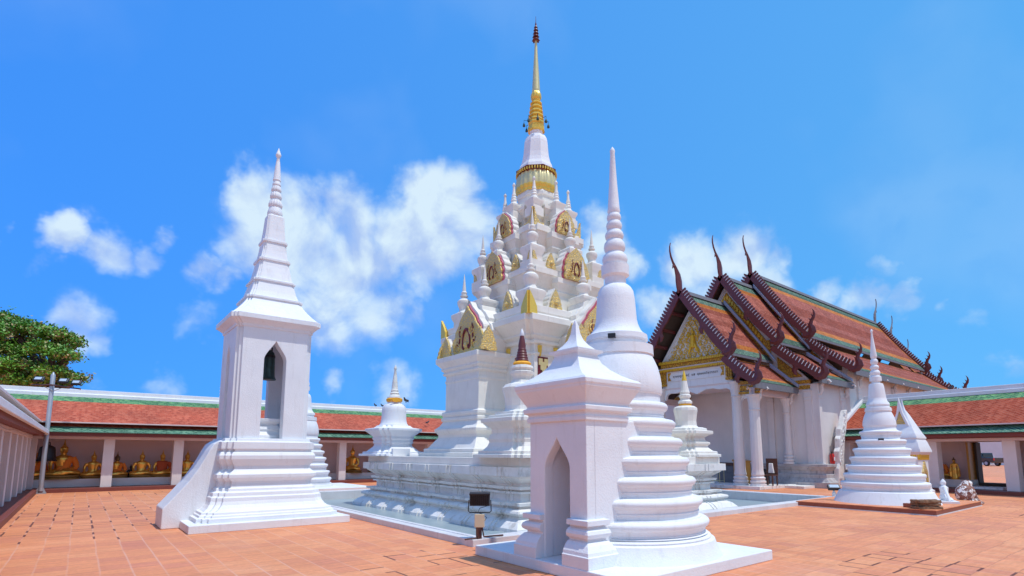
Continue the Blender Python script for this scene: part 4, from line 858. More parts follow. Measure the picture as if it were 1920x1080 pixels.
for k in range(48):
    a = 2*math.pi*k/48; mb.box(0, 0, 0, 0, 0, 0) if False else None
    c_, s_ = math.cos(a), math.sin(a)
    mb.prism([(-0.022, 0), (0.022, 0), (0.022, 0.10), (-0.022, 0.10)], ((c_*0.70, s_*0.70, zmap(12.0)+Z), (-s_, c_, 0), (0, 0, 1), (c_, s_, 0)), 0.0, 0.06)
mb.build('bead_band', 'gold', chedi)
octo([(0.66, 11.97), (0.68, 11.99), (0.68, 12.10), (0.74, 12.11), (0.74, 12.14)], 'dark_band', 'maroon')
octo([(0.70, 12.135), (0.66, 12.15), (0.62, 12.20), (0.60, 12.30), (0.54, 12.42), (0.50, 12.56), (0.47, 12.75), (0.45, 13.0), (0.43, 13.22), (0.40, 13.34), (0.33, 13.47), (0.22, 13.50), (0.20, 13.58), (0.24, 13.60), (0.24, 13.66)], 'neck', 'white')
gp = [(0.24, 13.65), (0.31, 13.68), (0.31, 13.80), (0.26, 13.84), (0.27, 13.90), (0.30, 13.96), (0.30, 14.02), (0.24, 14.06)]
z_ = 14.06; r0 = 0.285
for k in range(5):
    gp += [(r0+0.01, z_+0.02), (r0, z_+0.06), (r0-0.085, z_+0.10), (r0-0.075, z_+0.155)]; z_ += 0.165; r0 -= 0.018
gp += [(0.16, z_), (0.155, z_+0.03)]
octo(gp, 'spire_rings', 'gold')
zt = z_+0.03
mb = MB(); mb.lathe([(a, zmap(zt+b)+Z) for a, b in [(0.15, 0), (0.19, 0.06), (0.20, 0.13), (0.185, 0.22), (0.16, 0.28), (0.15, 0.30)]], n=32, flute=12, amp=0.05); mb.build('spire_bud', 'gold', chedi, smooth=True)
mb = MB(); mb.lathe([(0.14, zmap(zt+0.29)+Z), (0.155, zmap(zt+0.36)+Z), (0.15, zmap(zt+0.40)+Z), (0.11, 16.0+Z), (0.075, 16.6+Z), (0.04, 17.3+Z)], n=24); mb.build('spire', 'gold_dull', chedi, smooth=True)
mb = MB()
for k, (r, z_) in enumerate(((0.135, 17.27), (0.115, 17.42), (0.095, 17.56), (0.075, 17.70), (0.055, 17.82))):
    mb.lathe([(r*0.4, z_+Z), (r, z_+0.01+Z), (r*0.92, z_+0.03+Z), (r*0.5, z_+0.10+Z)], n=16)
    for j in range(8): a = j*math.pi/4; mb.ball((r*math.cos(a), r*math.sin(a), z_+Z), 0.022, 6)
mb.lathe([(0.03, 17.2+Z), (0.025, 17.9+Z), (0.035, 17.95+Z), (0.012, 18.05+Z), (0.006, 18.3+Z)], n=10)
mb.build('parasol_finial', 'timber', chedi, smooth=True)
for k in range(8):
    a = k*math.pi/4+0.2; c_, s_ = math.cos(a), math.sin(a)
    mb = MB(); mb.tube([(c_*0.28, s_*0.28, 13.95+Z), (c_*0.46, s_*0.46, 13.97+Z), (c_*0.46, s_*0.46, 13.85+Z)], 0.009, 5); mb.lathe([(0.05, 13.72+Z), (0.045, 13.78+Z), (0.03, 13.83+Z), (0.008, 13.86+Z)], c=(c_*0.46, s_*0.46), n=10); mb.build('wind_bell', 'bronze', chedi)
# the corner stupas standing on the terrace
def corner_stupa(x, y, kind, label):
    root = empty('corner_stupa', (x, y, 1.48), label=label, cat='small stupa')
    if kind == 0:   # left: round bell on cruciform steps
        mb = MB(); d = 0.13
        rloft(mb, [(0.98, d, 0.0), (0.98, d, 0.07), (0.88, d, 0.08), (0.88, d, 0.15), (0.78, d, 0.16), (0.68, d, 0.26), (0.60, d, 0.34), (0.58, d, 0.42), (0.62, d, 0.46), (0.60, d, 0.55), (0.64, d, 0.60), (0.62, d, 0.68), (0.78, d, 0.84), (0.84, d, 0.88), (0.84, d, 0.96), (0.60, d, 1.0), (0.52, d, 1.08)], n=2)
        mb.build('pedestal', 'white', root, bevel=0.01)
        mb = MB(); mb.box(-0.50, 0.15, -1.02, -0.90, 0, 0.26); mb.build('step', 'white', root, bevel=0.01)
        mb = MB(); mb.lathe([(0.50, 1.06), (0.52, 1.09), (0.47, 1.16), (0.44, 1.3), (0.43, 1.6), (0.42, 1.72), (0.36, 1.82), (0.26, 1.87), (0.24, 1.88), (0.24, 1.94), (0.27, 1.95), (0.27, 2.0), (0.22, 2.02), (0.25, 2.06), (0.25, 2.10), (0.19, 2.12)], n=36); mb.build('bell', 'white', root, smooth=True)
        mb = MB(); mb.lathe([(0.17, 2.10), (0.20, 2.13), (0.18, 2.18), (0.15, 2.2), (0.165, 2.25), (0.13, 2.3), (0.14, 2.35), (0.11, 2.4), (0.11, 2.5), (0.07, 2.85), (0.035, 3.1), (0.055, 3.14), (0.055, 3.18), (0.01, 3.29)], n=24); mb.build('spire', 'cream', root, smooth=True)
        mb = MB(); mb.lathe([(0.245, 1.92), (0.28, 1.96), (0.285, 2.03), (0.25, 2.07)], n=30, flute=9, amp=0.03)
        mb.prism([(-0.16, 0.03), (0, 0.07), (0.17, 0.05), (0.13, -0.05), (0.03, -0.10), (-0.12, -0.07)], ((-0.10, -0.30, 2.0), (1, 0, 0), (0, 0, 1), (0, -1, 0)), 0, 0.03)
        mb.build('sash', 'saffron', root, smooth=True)
    elif kind == 1:  # near: faceted bell with red spire
        mb = MB(); d = 0.10
        rloft(mb, [(0.98, d, 0.0), (0.98, d, 0.08), (0.88, d, 0.09), (0.88, d, 0.17), (0.80, d, 0.18), (0.72, d, 0.28), (0.68, d, 0.38), (0.70, d, 0.46), (0.68, d, 0.54), (0.64, d, 0.60), (0.64, d, 0.72), (0.80, d, 0.86), (0.84, d, 0.88), (0.84, d, 0.98), (0.70, d, 1.0), (0.70, d, 1.06), (0.58, d, 1.08), (0.58, d, 1.14)], n=2)
        mb.build('pedestal', 'cream', root, bevel=0.01)
        mb = MB(); mb.lathe([(0.54, 1.13), (0.45, 1.2), (0.43, 1.3), (0.45, 1.5), (0.50, 1.68), (0.52, 1.76), (0.46, 1.84), (0.34, 1.88), (0.30, 1.90), (0.28, 1.96), (0.22, 1.97), (0.24, 2.06), (0.31, 2.12), (0.32, 2.18), (0.24, 2.22), (0.30, 2.28), (0.28, 2.34), (0.16, 2.38)], n=12, rot=R(15)); mb.build('bell', 'cream', root)
        pr = [(0.19, 2.37)]
        for k in range(6): pr += [(0.185-k*0.014, 2.42+k*0.07), (0.165-k*0.014, 2.46+k*0.07)]
        pr += [(0.10, 2.88), (0.07, 3.05), (0.05, 3.14)]
        mb = MB(); mb.lathe(pr, n=20); mb.build('spire', 'timber', root, smooth=True)
        mb = MB(); mb.lathe([(0.04, 3.12), (0.06, 3.17), (0.045, 3.24), (0.006, 3.34)], n=14); mb.build('finial', 'white', root, smooth=True)
        mb = MB(); mb.lathe([(0.17, 2.36), (0.22, 2.37), (0.235, 2.41), (0.20, 2.45), (0.17, 2.46)], n=30, flute=9, amp=0.04); mb.build('sash', 'saffron', root, smooth=True)
    else:            # right: fluted bell with gilt tip
        mb = MB(); d = 0.10
        rloft(mb, [(0.86, d, 0.0), (0.86, d, 0.09), (0.78, d, 0.10), (0.78, d, 0.18), (0.68, d, 0.20), (0.58, d, 0.30), (0.56, d, 0.36), (0.62, d, 0.42), (0.62, d, 0.48), (0.52, d, 0.54), (0.50, d, 0.64), (0.60, d, 0.72), (0.70, d, 0.76), (0.70, d, 0.86), (0.56, d, 0.88), (0.56, d, 0.94), (0.46, d, 0.98)], n=2)
        mb.build('pedestal', 'cream', root, bevel=0.01)
        mb = MB(); mb.lathe([(0.44, 0.96), (0.36, 1.04), (0.345, 1.2), (0.37, 1.4), (0.40, 1.55), (0.39, 1.64), (0.30, 1.70), (0.20, 1.72)], n=12, rot=R(15)); mb.build('bell', 'cream', root)
        mb = MB(); mb.lathe([(0.20, 1.715), (0.205, 1.72), (0.205, 1.775), (0.19, 1.78)], n=24); mb.build('sash', 'saffron', root, smooth=True)
        mb = MB(); mb.lathe([(0.17, 1.77), (0.235, 1.80), (0.24, 1.86), (0.17, 1.92), (0.15, 1.96), (0.20, 2.02), (0.20, 2.08), (0.15, 2.12), (0.17, 2.16), (0.165, 2.20), (0.15, 2.22), (0.12, 2.36), (0.085, 2.58)], n=12, rot=R(15)); mb.build('spire', 'cream', root)
        mb = MB(); mb.lathe([(0.088, 2.575), (0.085, 2.60), (0.05, 2.78), (0.008, 2.95)], n=12); mb.build('finial', 'gold_paint', root, smooth=True)
    return root
corner_stupa(8.80, 18.0, 0, 'small white bell stupa with a yellow sash on the left end of the terrace')
corner_stupa(8.80, 10.72, 1, 'small stupa with dark red spire on the near corner of the terrace')
corner_stupa(16.05, 10.80, 2, 'small pale stupa with orange band and gilt tip on the right end of the terrace')

# ------------------------------------------------------------------ assembly hall
HX, HY = 23.9, 15.6
hall = empty('assembly_hall', (HX, HY, 0), label='ornate temple hall with triple stacked orange tiled roofs and gilded gable', cat='temple hall')
def roof_tier(x0, x1, segs, dirn=-1, frame=0.45):
    """segs: list of slope segments [(dy,z) top ... bottom]; both slopes; x0 is the gable end"""
    for si, pts in enumerate(segs):
        mb = MB()
        tot = sum(math.hypot(pts[k+1][0]-pts[k][0], pts[k+1][1]-pts[k][1]) for k in range(len(pts)-1))
        gt = 0.14 if si == 0 else 0.0; ot = 0.21 if si == 0 else 0.06; ob = 0.81 if si == 0 else 0.74; gb_ = 0.90 if si == 0 else 0.84
        bk = sorted(set([0.0, gt, ot, ob, gb_, 1.0]))
        # sample the curved slope finely
        samp = sorted(set(bk+[k/10 for k in range(11)]))
        def at(t):
            l = t*tot
            for k in range(len(pts)-1):
                s_ = math.hypot(pts[k+1][0]-pts[k][0], pts[k+1][1]-pts[k][1])
                if l <= s_+1e-9 or k == len(pts)-2:
                    q = l/s_; return (pts[k][0]+(pts[k+1][0]-pts[k][0])*q, pts[k][1]+(pts[k+1][1]-pts[k][1])*q)
                l -= s_
        for sg in (-1, 1):
            mb = MB()
            for k in range(len(samp)-1):
                a, b = samp[k], samp[k+1]; mid = (a+b)/2
                row = 2 if (mid < gt or mid > gb_) else (1 if (mid < ot or mid > ob) else 0)
                (ya, za), (yb, zb) = at(a), at(b)
                fr_ = min(frame, (x1-x0)*0.2)
                for (xa, xb, edge) in ((x0, x0+fr_, True), (x0+fr_, x1-fr_*0.6, False), (x1-fr_*0.6, x1, True)):
                    mi = 1 if (row == 0 and edge) else row
                    mb.quad((xa-HX, sg*yb, zb), (xb-HX, sg*yb, zb), (xb-HX, sg*ya, za), (xa-HX, sg*ya, za), mi=mi, uv=[(xa, (1-b)*tot), (xb, (1-b)*tot), (xb, (1-a)*tot), (xa, (1-a)*tot)])
                # underside
                mb.quad((x0-HX, sg*yb, zb-0.12), (x1-HX, sg*yb, zb-0.12), (x1-HX, sg*ya, za-0.12), (x0-HX, sg*ya, za-0.12), mi=3)
            y_, z_ = pts[-1]
            mb.box(x0-HX+0.02, x1-HX-0.02, min(sg*(y_-0.1), sg*(y_+0.02)), max(sg*(y_-0.1), sg*(y_+0.02)), z_-(0.14 if si == 0 else 0.30), z_-0.02, mi=4)
            mb.build('roof_slope', ['h_red', 'h_orange', 'h_green', 'dark_wood', 'lead'], hall)
    mb = MB(); z_ = segs[0][0][1]
    mb.prism([(-0.16, z_-0.14), (-0.10, z_+0.06), (0, z_+0.12), (0.10, z_+0.06), (0.16, z_-0.14)], YZ(0), x0-HX+0.1, x1-HX); mb.build('ridge', 'lead', hall)
def curve(y0, z0, y1, z1, sag, n=6):
    return [(y0+(y1-y0)*k/n, z0+(z1-z0)*k/n-sag*math.sin(math.pi*k/n)) for k in range(n+1)]
T = [dict(x0=23.1, x1=27.3, seg=[curve(0, 9.72, 2.45, 6.25, 0.10), curve(2.25, 6.02, 3.62, 4.78, 0.06)]),
     dict(x0=27.0, x1=30.9, seg=[curve(0, 11.30, 2.85, 7.20, 0.14), curve(2.65, 6.92, 4.80, 5.20, 0.08)]),
     dict(x0=30.3, x1=50.0, seg=[curve(0, 12.15, 3.0, 7.95, 0.16), curve(2.8, 7.65, 5.12, 5.85, 0.10)])]
for t_ in T: roof_tier(t_['x0'], t_['x1'], t_['seg'])
TB = [dict(x0=50.0, x1=53.5, seg=T[1]['seg']), dict(x0=53.5, x1=57.2, seg=T[0]['seg'])]
for t_ in TB: roof_tier(t_['x0'], t_['x1'], t_['seg'])
def barge(x, path, sg, teeth=True, hook=True, th=0.11, back=False, wave=True):
    """naga bargeboard along path (dy,z) in the plane X=x; teeth stand outward"""
    mb = MB(); fr = ((x-HX, 0, 0), (0, sg, 0), (0, 0, 1), (1, 0, 0))
    n = len(path)
    # resample
    D = [0]
    for k in range(n-1): D.append(D[-1]+math.hypot(path[k+1][0]-path[k][0], path[k+1][1]-path[k][1]))
    def at(l):
        for k in range(n-1):
            if l <= D[k+1] or k == n-2:
                q = (l-D[k])/(D[k+1]-D[k]); return Vector((path[k][0]+(path[k+1][0]-path[k][0])*q, path[k][1]+(path[k+1][1]-path[k][1])*q))
    Lt = D[-1]; m = int(Lt/0.12); up = []; dn = []; cen = []
    for k in range(m+1):
        l = Lt*k/m; p = at(l); d_ = (at(min(Lt, l+0.02))-at(max(0, l-0.02))).normalized(); nn = Vector((-d_.y, d_.x))
        if nn.y < 0: nn = -nn
        wv = 0.05*math.sin(l*2.3) if (wave and l > Lt*0.42) else 0
        up.append(p+nn*(0.08+wv*0.4)); dn.append(p-nn*(0.20+wv)); cen.append((p, nn, d_))
    mb.prism([tuple(q) for q in up]+[tuple(q) for q in dn[::-1]], fr, -th/2, th/2)
    o_ = mb.build('bargeboard', 'timber', hall)
    if teeth:
        mb = MB(); mw = MB(); l = 0.22
        while l < Lt-0.12:
            p = at(l); d_ = (at(min(Lt, l+0.02))-at(max(0, l-0.02))).normalized(); nn = Vector((-d_.y, d_.x))
            if nn.y < 0: nn = -nn
            b = p+nn*0.07
            q = [b-d_*0.068, b+d_*0.062, b+d_*0.050+nn*0.12, b-d_*0.0+nn*0.24, b-d_*0.070+nn*0.265, b-d_*0.080+nn*0.14]
            mb.prism([tuple(v_) for v_ in q], fr, -0.045, 0.045)
            q = [b+d_*0.066-nn*0.04, b+d_*0.096-nn*0.04, b+d_*0.085+nn*0.12, b+d_*0.045+nn*0.19, b+d_*0.052+nn*0.12]
            mw.prism([tuple(v_) for v_ in q], fr, -0.05, 0.04)
            l += 0.18
        mb.build('teeth', 'timber', hall); mw.build('teeth_edging', 'white', hall)
    if hook:
        l = Lt*0.52; p = at(l); mb = MB()
        pth = [(p.x-0.02, p.y-0.05), (p.x-0.0, p.y-0.25), (p.x-0.10, p.y-0.40), (p.x-0.06, p.y-0.56), (p.x+0.02, p.y-0.62)]
        horn(mb, fr, pth, [0.16, 0.15, 0.12, 0.07, 0.02], 0.06)
        mb.build('pendant', 'timber', hall)
def naga(x, y, z, sg, s=1.0, rest=0):
    """upturned finial at the foot of a bargeboard"""
    fr = ((x-HX, sg*y, z), (0, sg, 0), (0, 0, 1), (1, 0, 0)); mb = MB()
    pth = [(-0.30, -0.10), (-0.10, -0.16), (0.10, -0.10), (0.22, 0.06), (0.20, 0.24), (0.14, 0.42), (0.20, 0.62), (0.32, 0.80), (0.37, 0.98), (0.34, 1.16), (0.26, 1.30)]
    wd = [0.10, 0.16, 0.20, 0.21, 0.17, 0.11, 0.09, 0.08, 0.055, 0.035, 0.008]
    horn(mb, fr, [(a*s, b*s) for a, b in pth], [q*s for q in wd], 0.075*s)
    for (a, b, c_, d_) in ((0.10, 0.42, -0.04, 0.56), (0.18, 0.66, 0.05, 0.82), (0.30, 0.86, 0.18, 1.02)):
        horn(mb, fr, [(a*s, b*s), ((a+c_)/2*s, (b+d_)/2*s-0.02), (c_*s, d_*s)], [0.05*s, 0.03*s, 0.004], 0.03*s)
    return mb.build('naga_finial', 'timber', hall)
def chofa(x, z, s=1.0, dirx=-1, grey=False):
    """slender S-curved roof finial, leaning out from the gable"""
    fr = ((x-HX, 0, z), (dirx, 0, 0), (0, 0, 1), (0, 1, 0)); mb = MB()
    pth = [(-0.10, -0.25), (-0.04, 0.10), (-0.02, 0.40), (0.04, 0.72), (0.22, 1.05), (0.44, 1.33), (0.60, 1.60), (0.68, 1.88), (0.68, 2.14), (0.60, 2.36)]
    wd = [0.18, 0.22, 0.24, 0.19, 0.11, 0.07, 0.06, 0.045, 0.03, 0.01]
    horn(mb, fr, [(a*s, b*s) for a, b in pth], [q*s for q in wd], 0.11*s)
    horn(mb, fr, [(0.30*s, 1.20*s), (0.42*s, 1.14*s), (0.50*s, 0.98*s)], [0.08*s, 0.06*s, 0.01], 0.06*s)
    return mb.build('chofa_finial', 'lead' if grey else 'timber', hall)
for k, t_ in enumerate(T):
    xb = t_['x0']-0.06
    for sg in (-1, 1):
        for si, pts in enumerate(t_['seg']):
            if k == 2 and si == 1: pts = pts
            barge(xb, [(a, b+0.02) for a, b in pts], sg, hook=(si == 0 or k < 2))
            naga(xb, pts[-1][0]+0.02, pts[-1][1]+0.10, sg, 1.0 if si == 0 else 0.92)
    chofa(xb-0.02, t_['seg'][0][0][1]+0.12, (0.95, 0.88, 0.88)[k])
for k, (xe, t_) in enumerate(((50.0, T[2]), (53.5, T[1]), (57.2, T[0]))):
    for sg in (-1, 1):
        for si, pts in enumerate(t_['seg']):
            barge(xe+0.06, [(a, b+0.02) for a, b in pts], sg, hook=False, wave=False)
            naga(xe+0.06, pts[-1][0]+0.02, pts[-1][1]+0.10, sg, 1.0)
    chofa(xe+0.08, t_['seg'][0][0][1]+0.12, 0.85, 1, grey=True)
# valley flashings where a higher gable meets the lower roof
for (x_, seg) in ((26.98, [(0.2, 9.86), (2.75, 6.30)]), (26.98, [(2.5, 6.10), (3.80, 4.90)]), (30.28, [(0.2, 11.44), (3.05, 7.28)]), (30.28, [(2.9, 7.02), (4.98, 5.34)])):
    for sg in (-1, 1):
        mb = MB(); fr = ((x_-HX-0.10, 0, 0), (0, sg, 0), (0, 0, 1), (1, 0, 0))
        (a, b), (c_, d_) = seg
        mb.prism([(a, b), (c_, d_), (c_+0.02, d_-0.16), (a, b-0.22)], fr, -0.08, 0.10); mb.build('flashing', 'flashing', hall, bevel=0.02)
# gable pediments
def scroll_field(mb, fr, inside, x0, x1, z0, z1, step, r, t):
    z_ = z0; row = 0
    while z_ < z1:
        x = x0+(row % 2)*step*0.5
        while x < x1:
            if inside(x, z_):
                s_ = 1 if x > 0 else -1
                cs_curl(mb, fr, x, z_, r*random.uniform(0.85, 1.1), s_*random.choice((1, 1, -1)), t, r*0.25, turns=1.2, n=12)
                for q in range(3):
                    a = random.uniform(0, 6.28); px, pz = x+r*1.15*math.cos(a), z_+r*1.15*math.sin(a)
                    if inside(px, pz):
                        o, u, v, w_ = [Vector(k_) for k_ in fr]; pp = o+u*px+v*pz+w_*t
                        mb.tube([pp, pp+u*0.05*math.cos(a+1)+v*0.05*math.sin(a+1), pp+u*0.10*math.cos(a+1.6)+v*0.10*math.sin(a+1.6)], [0.028, 0.022, 0.004], 5)
            x += step
        z_ += step*0.82; row += 1
def gable(xp, hwid, zb, za, name_white=True, field=True):
    fr = ((xp-HX, 0, 0), (0, 1, 0), (0, 0, 1), (-1, 0, 0))
    mb = MB(); mb.prism([(-hwid, zb), (hwid, zb), (0, za)], fr, -0.12, 0.0); g = mb.build('pediment', 'white', hall)
    mb = MB()
    w0 = 0.20
    for s in (-1, 1):
        mb.prism([(s*hwid, zb), (s*(hwid-0.17), zb), (0, za-0.27), (0, za)], fr, 0.002, 0.07)
    mb.build('pediment_frame', 'white', g, bevel=0.01)
    if field:
        mb = MB()
        sl = (za-zb)/hwid
        ins = lambda x, z_: z_ > zb+0.10 and (z_-zb) < (hwid-abs(x))*sl-0.36
        scroll_field(mb, fr, ins, -hwid, hwid, zb+0.22, za, 0.33, 0.135, 0.05)
        mb.build('gilded_scrolls', 'gold_paint', g, smooth=True)
        mb = MB()   # central deity figure in relief
        def P3(a, b, c_=0.09): return tuple(Vector(fr[0])+Vector(fr[1])*a+Vector(fr[2])*b+Vector(fr[3])*c_)
        c0 = zb+0.95
        mb.tube([P3(0, c0-0.35), P3(0, c0-0.1), P3(0, c0+0.12), P3(0, c0+0.26), P3(0, c0+0.36), P3(0, c0+0.46), P3(0, c0+0.62)], [0.13, 0.14, 0.11, 0.13, 0.05, 0.075, 0.01], 10)
        for s in (-1, 1):
            mb.tube([P3(s*0.10, c0+0.27), P3(s*0.26, c0+0.20), P3(s*0.30, c0+0.40), P3(s*0.26, c0+0.52)], [0.05, 0.04, 0.035, 0.02], 7)
            mb.tube([P3(s*0.06, c0-0.10), P3(s*0.16, c0-0.32), P3(s*0.24, c0-0.55), P3(s*0.30, c0-0.66)], [0.08, 0.075, 0.05, 0.03], 7)
        mb.build('relief_figure', 'gold_paint', g, smooth=True)
    return g
gable(24.15, 1.98, 6.34, 9.15)
for (dy_, z_) in ((0.55, 8.72), (1.10, 7.92), (1.62, 7.16), (2.08, 6.52)):      # purlins carrying the gable overhang
    for s in (-1, 1):
        mb = MB(); mb.box(-0.78, 0.2, s*dy_-0.07, s*dy_+0.07, z_-0.10, z_+0.04); mb.build('purlin', 'timber', hall)
# the higher gables, whose gilded lower edge shows above the roof in front
for (xp, hw_, zb, za, low) in ((27.55, 2.55, 7.1, 10.95, 4.5), (30.85, 2.7, 7.9, 11.8, 4.8)):
    gable(xp, hw_, zb, za, field=False)
    mb = MB(); fr = ((xp-HX, 0, 0), (0, 1, 0), (0, 0, 1), (-1, 0, 0))
    sl = (za-zb)/hw_
    for s in (-1, 1):
        mb.prism([(s*(hw_-0.30), zb+0.05), (s*(hw_-0.95), zb+0.05), (0, za-1.5), (0, za-0.50)], fr, 0.005, 0.09)
        mb.prism([(s*(hw_-0.25), zb-0.55), (s*(hw_-0.60), zb-0.55), (s*(hw_-0.60), zb+0.3), (s*(hw_-0.25), zb+0.3)], fr, 0.075, 0.16)
    mb.build('gilded_band', 'gold_band', hall)
    for s in (-1, 1):
        mb = MB()
        for k in range(14):
            t = k/14+0.03; a = s*(hw_-0.62)*(1-t); b = zb+0.35+(za-zb-1.05)*t
            mb.prism([(a-0.05, b-0.12), (a+0.05, b-0.12), (a+0.07, b+0.06), (a, b+0.16), (a-0.07, b+0.06)], fr, 0.09, 0.15)
        mb.build('leaf_ornament', 'gold_paint', hall)
    # lower side gable with gilding under the aisle roof
    for s in (-1, 1):
        mb = MB(); mg_ = MB(); a0, a1 = hw_-0.1, low-0.45
        mb.prism([(s*a0, 4.3), (s*a1, 4.3), (s*a1, 5.15+(0.5 if low > 4.6 else 0)), (s*a0, zb-0.25)], fr, -0.14, -0.02)
        mg_.prism([(s*(a0+0.12), 5.35+(0.6 if low > 4.6 else 0)), (s*(a1-0.30), 5.35+(0.6 if low > 4.6 else 0)), (s*(a0+0.12), zb-0.62)], fr, -0.018, 0.05)
        mg_.prism([(s*(a0+0.05), 5.0), (s*(a1+0.05), 5.0), (s*(a1+0.05), 5.16), (s*(a0+0.05), 5.16)], fr, -0.018, 0.09)
        mg_.prism([(s*(a0+0.05), 4.72), (s*(a1+0.02), 4.72), (s*(a1+0.02), 4.90), (s*(a0+0.05), 4.90)], fr, -0.018, 0.07)
        mb.build('side_gable', 'white', hall); mg_.build('gilded_side_panel', 'gold_band', hall)
# architrave, sign and gilded bands of the porch
fr = ((24.15-HX, 0, 0), (0, 1, 0), (0, 0, 1), (-1, 0, 0))
mb = MB(); mb.prism([(-2.0, 4.98), (2.0, 4.98), (2.0, 6.34), (-2.0, 6.34)], fr, -0.30, -0.01)
# scalloped lintel below, open between the inner columns
sc_pts = [(-2.0, 4.98), (2.0, 4.98), (2.0, 4.35), (1.86, 4.36), (1.80, 4.62), (1.62, 4.72), (1.2, 4.70), (0.9, 4.78), (0.5, 4.76), (0.25, 4.66), (0, 4.56), (-0.25, 4.66), (-0.5, 4.76), (-0.9, 4.78), (-1.2, 4.70), (-1.62, 4.72), (-1.80, 4.62), (-1.86, 4.36), (-2.0, 4.35)]
mb.prism(sc_pts, fr, -0.22, -0.06)
mb.build('architrave', 'white', hall, bevel=0.01)
mb = MB()
mb.prism([(-2.02, 6.26), (2.02, 6.26), (2.02, 6.38), (-2.02, 6.38)], fr, 0.0, 0.20)
mb.prism([(-1.98, 6.03), (1.98, 6.03), (1.98, 6.24), (-1.98, 6.24)], fr, 0.0, 0.12)
mb.prism([(-2.0, 5.86), (2.0, 5.86), (2.0, 5.97), (-2.0, 5.97)], fr, 0.0, 0.16)
for s in (-1, 1):
    for k in range(3): mb.prism([(s*(1.72+k*0.11), 5.25), (s*(1.80+k*0.11), 5.25), (s*(1.80+k*0.11), 5.85), (s*(1.72+k*0.11), 5.85)], fr, 0.0, 0.11)
    mb.prism([(s*1.70, 5.10), (s*2.05, 5.10), (s*2.05, 5.22), (s*1.70, 5.22)], fr, 0.0, 0.13)
mb.build('gilded_band', 'gold_band', hall)
mb = MB()
for k in range(44):
    a = -1.98+k*3.96/43
    mb.prism([(a-0.035, 6.24), (a+0.035, 6.24), (a+0.03, 6.34), (a, 6.40), (a-0.03, 6.34)], fr, 0.19, 0.25)
mb.build('leaf_ornament', 'gold_paint', hall); mb = MB()
for k in range(44):
    a = -1.98+k*3.96/43
    mb.prism([(a-0.035, 5.97), (a+0.035, 5.97), (a+0.03, 5.90), (a, 5.83), (a-0.03, 5.90)], fr, 0.15, 0.20)
mb.build('leaf_ornament', 'gold_paint', hall)
mb = MB()
for s in (-1, 1):
    for (z0_, z1_) in ((6.00, 6.025), (5.975, 5.99)): mb.prism([(s*0, z0_), (s*2.03, z0_), (s*2.03, z1_), (s*0, z1_)], fr, 0.0, 0.21)
mb.build('moulding', 'pinkwall', hall)
mb = MB(); mb.prism([(-1.66, 5.32), (1.66, 5.32), (1.66, 5.83), (-1.66, 5.83)], fr, 0.0, 0.04); sign = mb.build('sign_panel', 'white', hall, bevel=0.01)
mb = MB()
for s in (-1, 1): mb.prism([(s*1.60, 5.36), (s*1.40, 5.36), (s*1.52, 5.57), (s*1.40, 5.78), (s*1.60, 5.78)], fr, 0.041, 0.055)
mb.build('sign_corner', 'gold_band', sign)
cu = bpy.data.curves.new('sign_text', 'FONT'); cu.body = 'ฤาษมฤูกกษ์ดุํ  นส  ฤกษมเวียวรรดา'; cu.size = 0.33; cu.align_x = 'CENTER'; cu.align_y = 'CENTER'; cu.extrude = 0.006; cu.space_character = 1.12
to = bpy.data.objects.new('sign_text_tmp', cu); col.objects.link(to)
bpy.context.view_layer.update()
me = bpy.data.meshes.new_from_object(to.evaluated_get(bpy.context.evaluated_depsgraph_get())); bpy.data.objects.remove(to)
me.materials.clear(); me.materials.append(M['brown_wood'])
tx = bpy.data.objects.new('sign_text', me); col.objects.link(tx); tx.parent = sign
wid = max((v_.co.x for v_ in me.vertices), default=1)-min((v_.co.x for v_ in me.vertices), default=0)
sf = 2.55/max(wid, 0.1)
tx.matrix_local = Matrix.Translation((24.15-HX-0.052, 0, 5.56)) @ Matrix(((0, 0, -1, 0), (-1, 0, 0, 0), (0, 1, 0, 0), (0, 0, 0, 1))) @ Matrix.Diagonal((sf, sf, 1, 1))
# porch columns
def hall_column(dx, dy, ztop=4.35, r=0.235, base=0.15):
    mb = MB(); pr = [(r+0.10, 0), (r+0.10, 0.08), (r+0.04, 0.10), (r+0.09, 0.16), (r+0.09, 0.22), (r+0.02, 0.26), (r+0.06, 0.30), (r+0.07, 0.36), (r+0.0, 0.42), (r+0.03, 0.50), (r+0.01, 0.62), (r-0.0, 0.70), (r, 1.2), (r-0.02, ztop-base-0.75), (r+0.02, ztop-base-0.72), (r-0.01, ztop-base-0.66), (r, ztop-base-0.40), (r+0.05, ztop-base-0.12), (r+0.09, ztop-base-0.05), (r+0.09, ztop-base)]
    mb.lathe([(a*1.06, b+base) for a, b in pr], c=(dx, dy), n=12, rot=R(15), flute=0)
    c_ = mb.build('column', 'wall', hall)
    return c_
for dy in (-2.98, -2.15, 2.15, 2.98):
    hall_column(0.25, dy, 4.98 if abs(dy) < 2.5 else 4.30)
hall_column(3.35, -2.98, 4.30, 0.15, 1.1)
